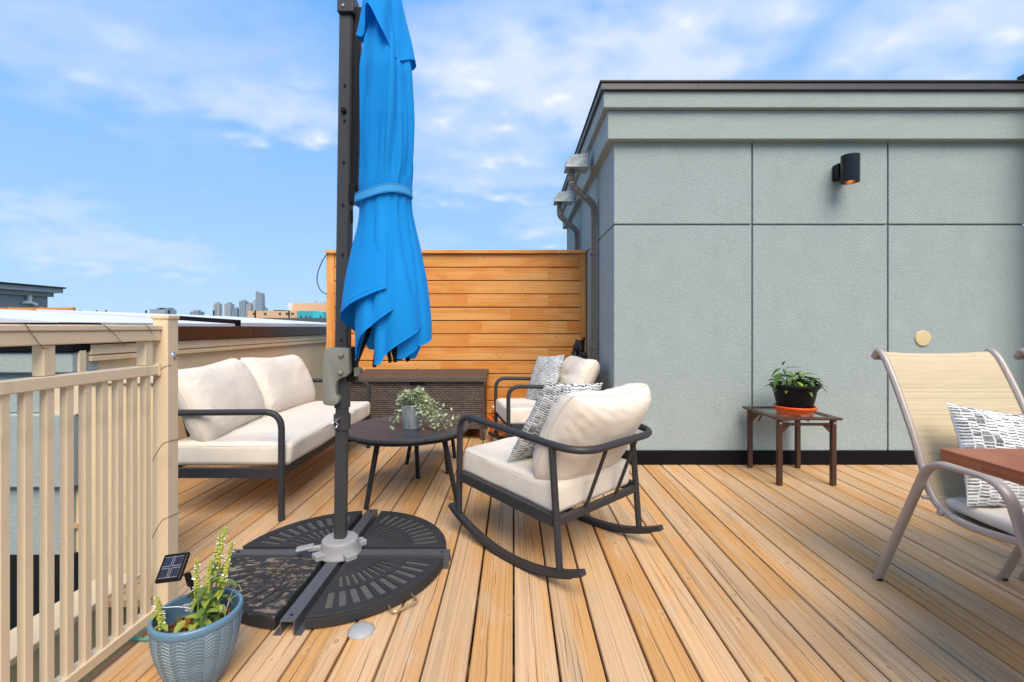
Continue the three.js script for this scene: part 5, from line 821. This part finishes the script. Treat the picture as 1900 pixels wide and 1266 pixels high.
{
  const o = thing('distant_roof_railing', 'thin black guard rail on the flat roof in the distance', 'railing', [0, 0, -30]);
  part('roof_slab', box(26, 11.7, 3, -17.5, -4.17, -1.6, 0), mat({ color: C3(0.09, 0.10, 0.11), roughness: 0.9 }), o); part('roof_lip', box(6, 0.05, 3.2, -25.2, 1.86, -1.6, 0), capBlack, o);
  for (const x of [-28.2, -27.1, -26.5, -23.9, -22.4, -19.5, -16.8, -14.6]) part('guard_post', box(0.07, 0.5, 0.07, x, 1.93, -0.3, 0), capBlack, o);
}
// city buildings: tan and teal blocks, then towers
{
  const tanM = mat({ color: C3(0.62, 0.40, 0.235), roughness: 0.85 }), tanD = mat({ color: C3(0.54, 0.34, 0.20), roughness: 0.85 }), glass = mat({ color: C3(0.05, 0.07, 0.09), roughness: 0.15 }), whiteM = mat({ color: C3(0.6, 0.66, 0.72), roughness: 0.5 });
  const o = thing('tan_building', 'tan flat roofed building block with rooftop antennas beyond the roofs', 'building', [0, -10, -350]);
  part('low_wing', box(37, 23.2, 20, -181, 11.6, -10, 0), tanM, o); part('high_block', box(27, 30.1, 24, -163, 15.05, -34, 0), tanM, o); part('side_block', box(9, 30.4, 20, -145.6, 15.2, -33.5, 0), tanD, o); part('glass_end', box(4.2, 30.6, 18, -179.0, 15.3, -33, 0), whiteM, o);
  part('right_wing', box(6, 21.5, 20, -141.5, 10.75, -11, 0), tanD, o);
  for (const x of [-195, -186.5, -175.5, -170.2, -166]) { const w = part('window', box(1.9, 1.9, 0.4, x, 20.9, -0.1, 0), glass, o); part('window_frame', box(2.3, 0.25, 0.5, x, 22.0, -0.1, 0), tanD, w); }
  part('roof_plant', box(8, 0.8, 6, -179, 23.6, -8, 0), capBlack, o); for (const [x, h] of [[-160, 2.4], [-158.6, 1.4], [-152.5, 2.0], [-150.8, 1.9]]) part('antenna', box(0.25, h, 0.25, x, 30.1 + h / 2, -26, 0), capBlack, o); part('roof_unit', box(3.4, 1.0, 4, -160, 30.6, -30, 0), whiteM, o);
  const t = thing('teal_building', 'bright teal panelled building in front of the tan block', 'building', [0, -10, -346]);
  const teal = mat({ color: C3(0.03, 0.36, 0.42), roughness: 0.5 }), teal2 = mat({ color: C3(0.03, 0.46, 0.56), roughness: 0.5 });
  part('main_block', box(11.6, 23, 10, -154.6, 11.5, -5, 0), teal, t); part('end_block', box(7.6, 22.4, 9, -145.0, 11.2, -4.3, 0), teal2, t);
  for (let i = 0; i < 7; i++) part('fin', box(0.35, 6, 0.5, -160 + i * 1.75, 20, 0.1, 0), teal2, t); for (const x of [-157.6, -154.0, -150.8, -143.2]) part('window', box(1.1, 2.4, 0.4, x, 18.3, 0.3, 0), glass, t);
}
{
  const face = (seed, tone, dark) => mat({ map: colourTex(32, 64, (u, v, i, j) => { const k = (j % 4 < 2 ? 1 : dark) * (0.85 + 0.3 * hash(i >> 2, j >> 2, seed)); return mul3(tone, k); }, 14, 26), roughness: 0.35 });
  const kinds = [face(1, [0.36, 0.40, 0.43], 0.55), face(2, [0.26, 0.32, 0.37], 0.6), face(3, [0.5, 0.5, 0.5], 0.5), face(4, [0.18, 0.26, 0.33], 0.7)], roofM = mat({ color: C3(0.25, 0.27, 0.3), roughness: 0.8 });
  const tower = (x0, x1, top, k, label, extra) => { const o = thing('distant_tower', label, 'tower', [(x0 + x1) / 2, -10, -1500], 0, 'towers of the city skyline'), w = x1 - x0; part('shaft', boxUV(box(w, top + 10, w, 0, (top + 10) / 2, -w / 2, 0)), kinds[k], o); part('roof_house', box(w * 0.55, 5, w * 0.5, 0, top + 12.4, -w / 2, 0), roofM, o); if (extra) extra(o, w, top + 10); };
  tower(-1171, -1121, 58, 0, 'wide pale low block standing alone on the skyline', (o, w, h) => part('upper_step', box(w * 0.6, 6, w * 0.5, w * 0.2, h + 3, -w / 2, 0), kinds[1], o));
  tower(-1042, -1014, 51, 1, 'small low block on the skyline between the white roof and the towers');
  tower(-967, -949, 76, 2, 'white tower with a dark window stripe on the skyline', (o, w, h) => { part('window_stripe', box(w * 0.3, h - 4, 0.6, 0, h / 2, 0.2, 0), kinds[3], o); part('low_podium', box(w * 1.7, h * 0.45, w, 0, h * 0.225, -w, 0), kinds[0], o); });
  tower(-931, -911, 76, 0, 'grey slab tower with rounded top on the skyline'); tower(-908, -890, 60, 3, 'short blue glass tower on the skyline');
  tower(-884, -864, 84, 1, 'tall grey green twin topped tower on the skyline'); tower(-862, -845, 74, 0, 'grey tower shouldered between two taller ones'); tower(-840, -821, 86, 2, 'tall pale grey slab tower with flat top on the skyline');
  tower(-818, -800, 62, 2, 'low white tower at the foot of the slanted tower');
  const o = thing('slanted_tower', 'tallest skyline tower with a slanted top and curved side', 'tower', [-800, -10, -1480], 0, 'towers of the city skyline');
  const s = new THREE.Shape(); s.moveTo(-10, 0); s.lineTo(10, 0); s.lineTo(10.5, 70); s.quadraticCurveTo(11, 105, 9, 117); s.lineTo(-9.5, 123); s.quadraticCurveTo(-8.5, 90, -10, 0);
  part('shaft', boxUV(new THREE.ExtrudeGeometry(s, { depth: 18, bevelEnabled: false })), kinds[1], o);
}

renderer.render(scene, camera);
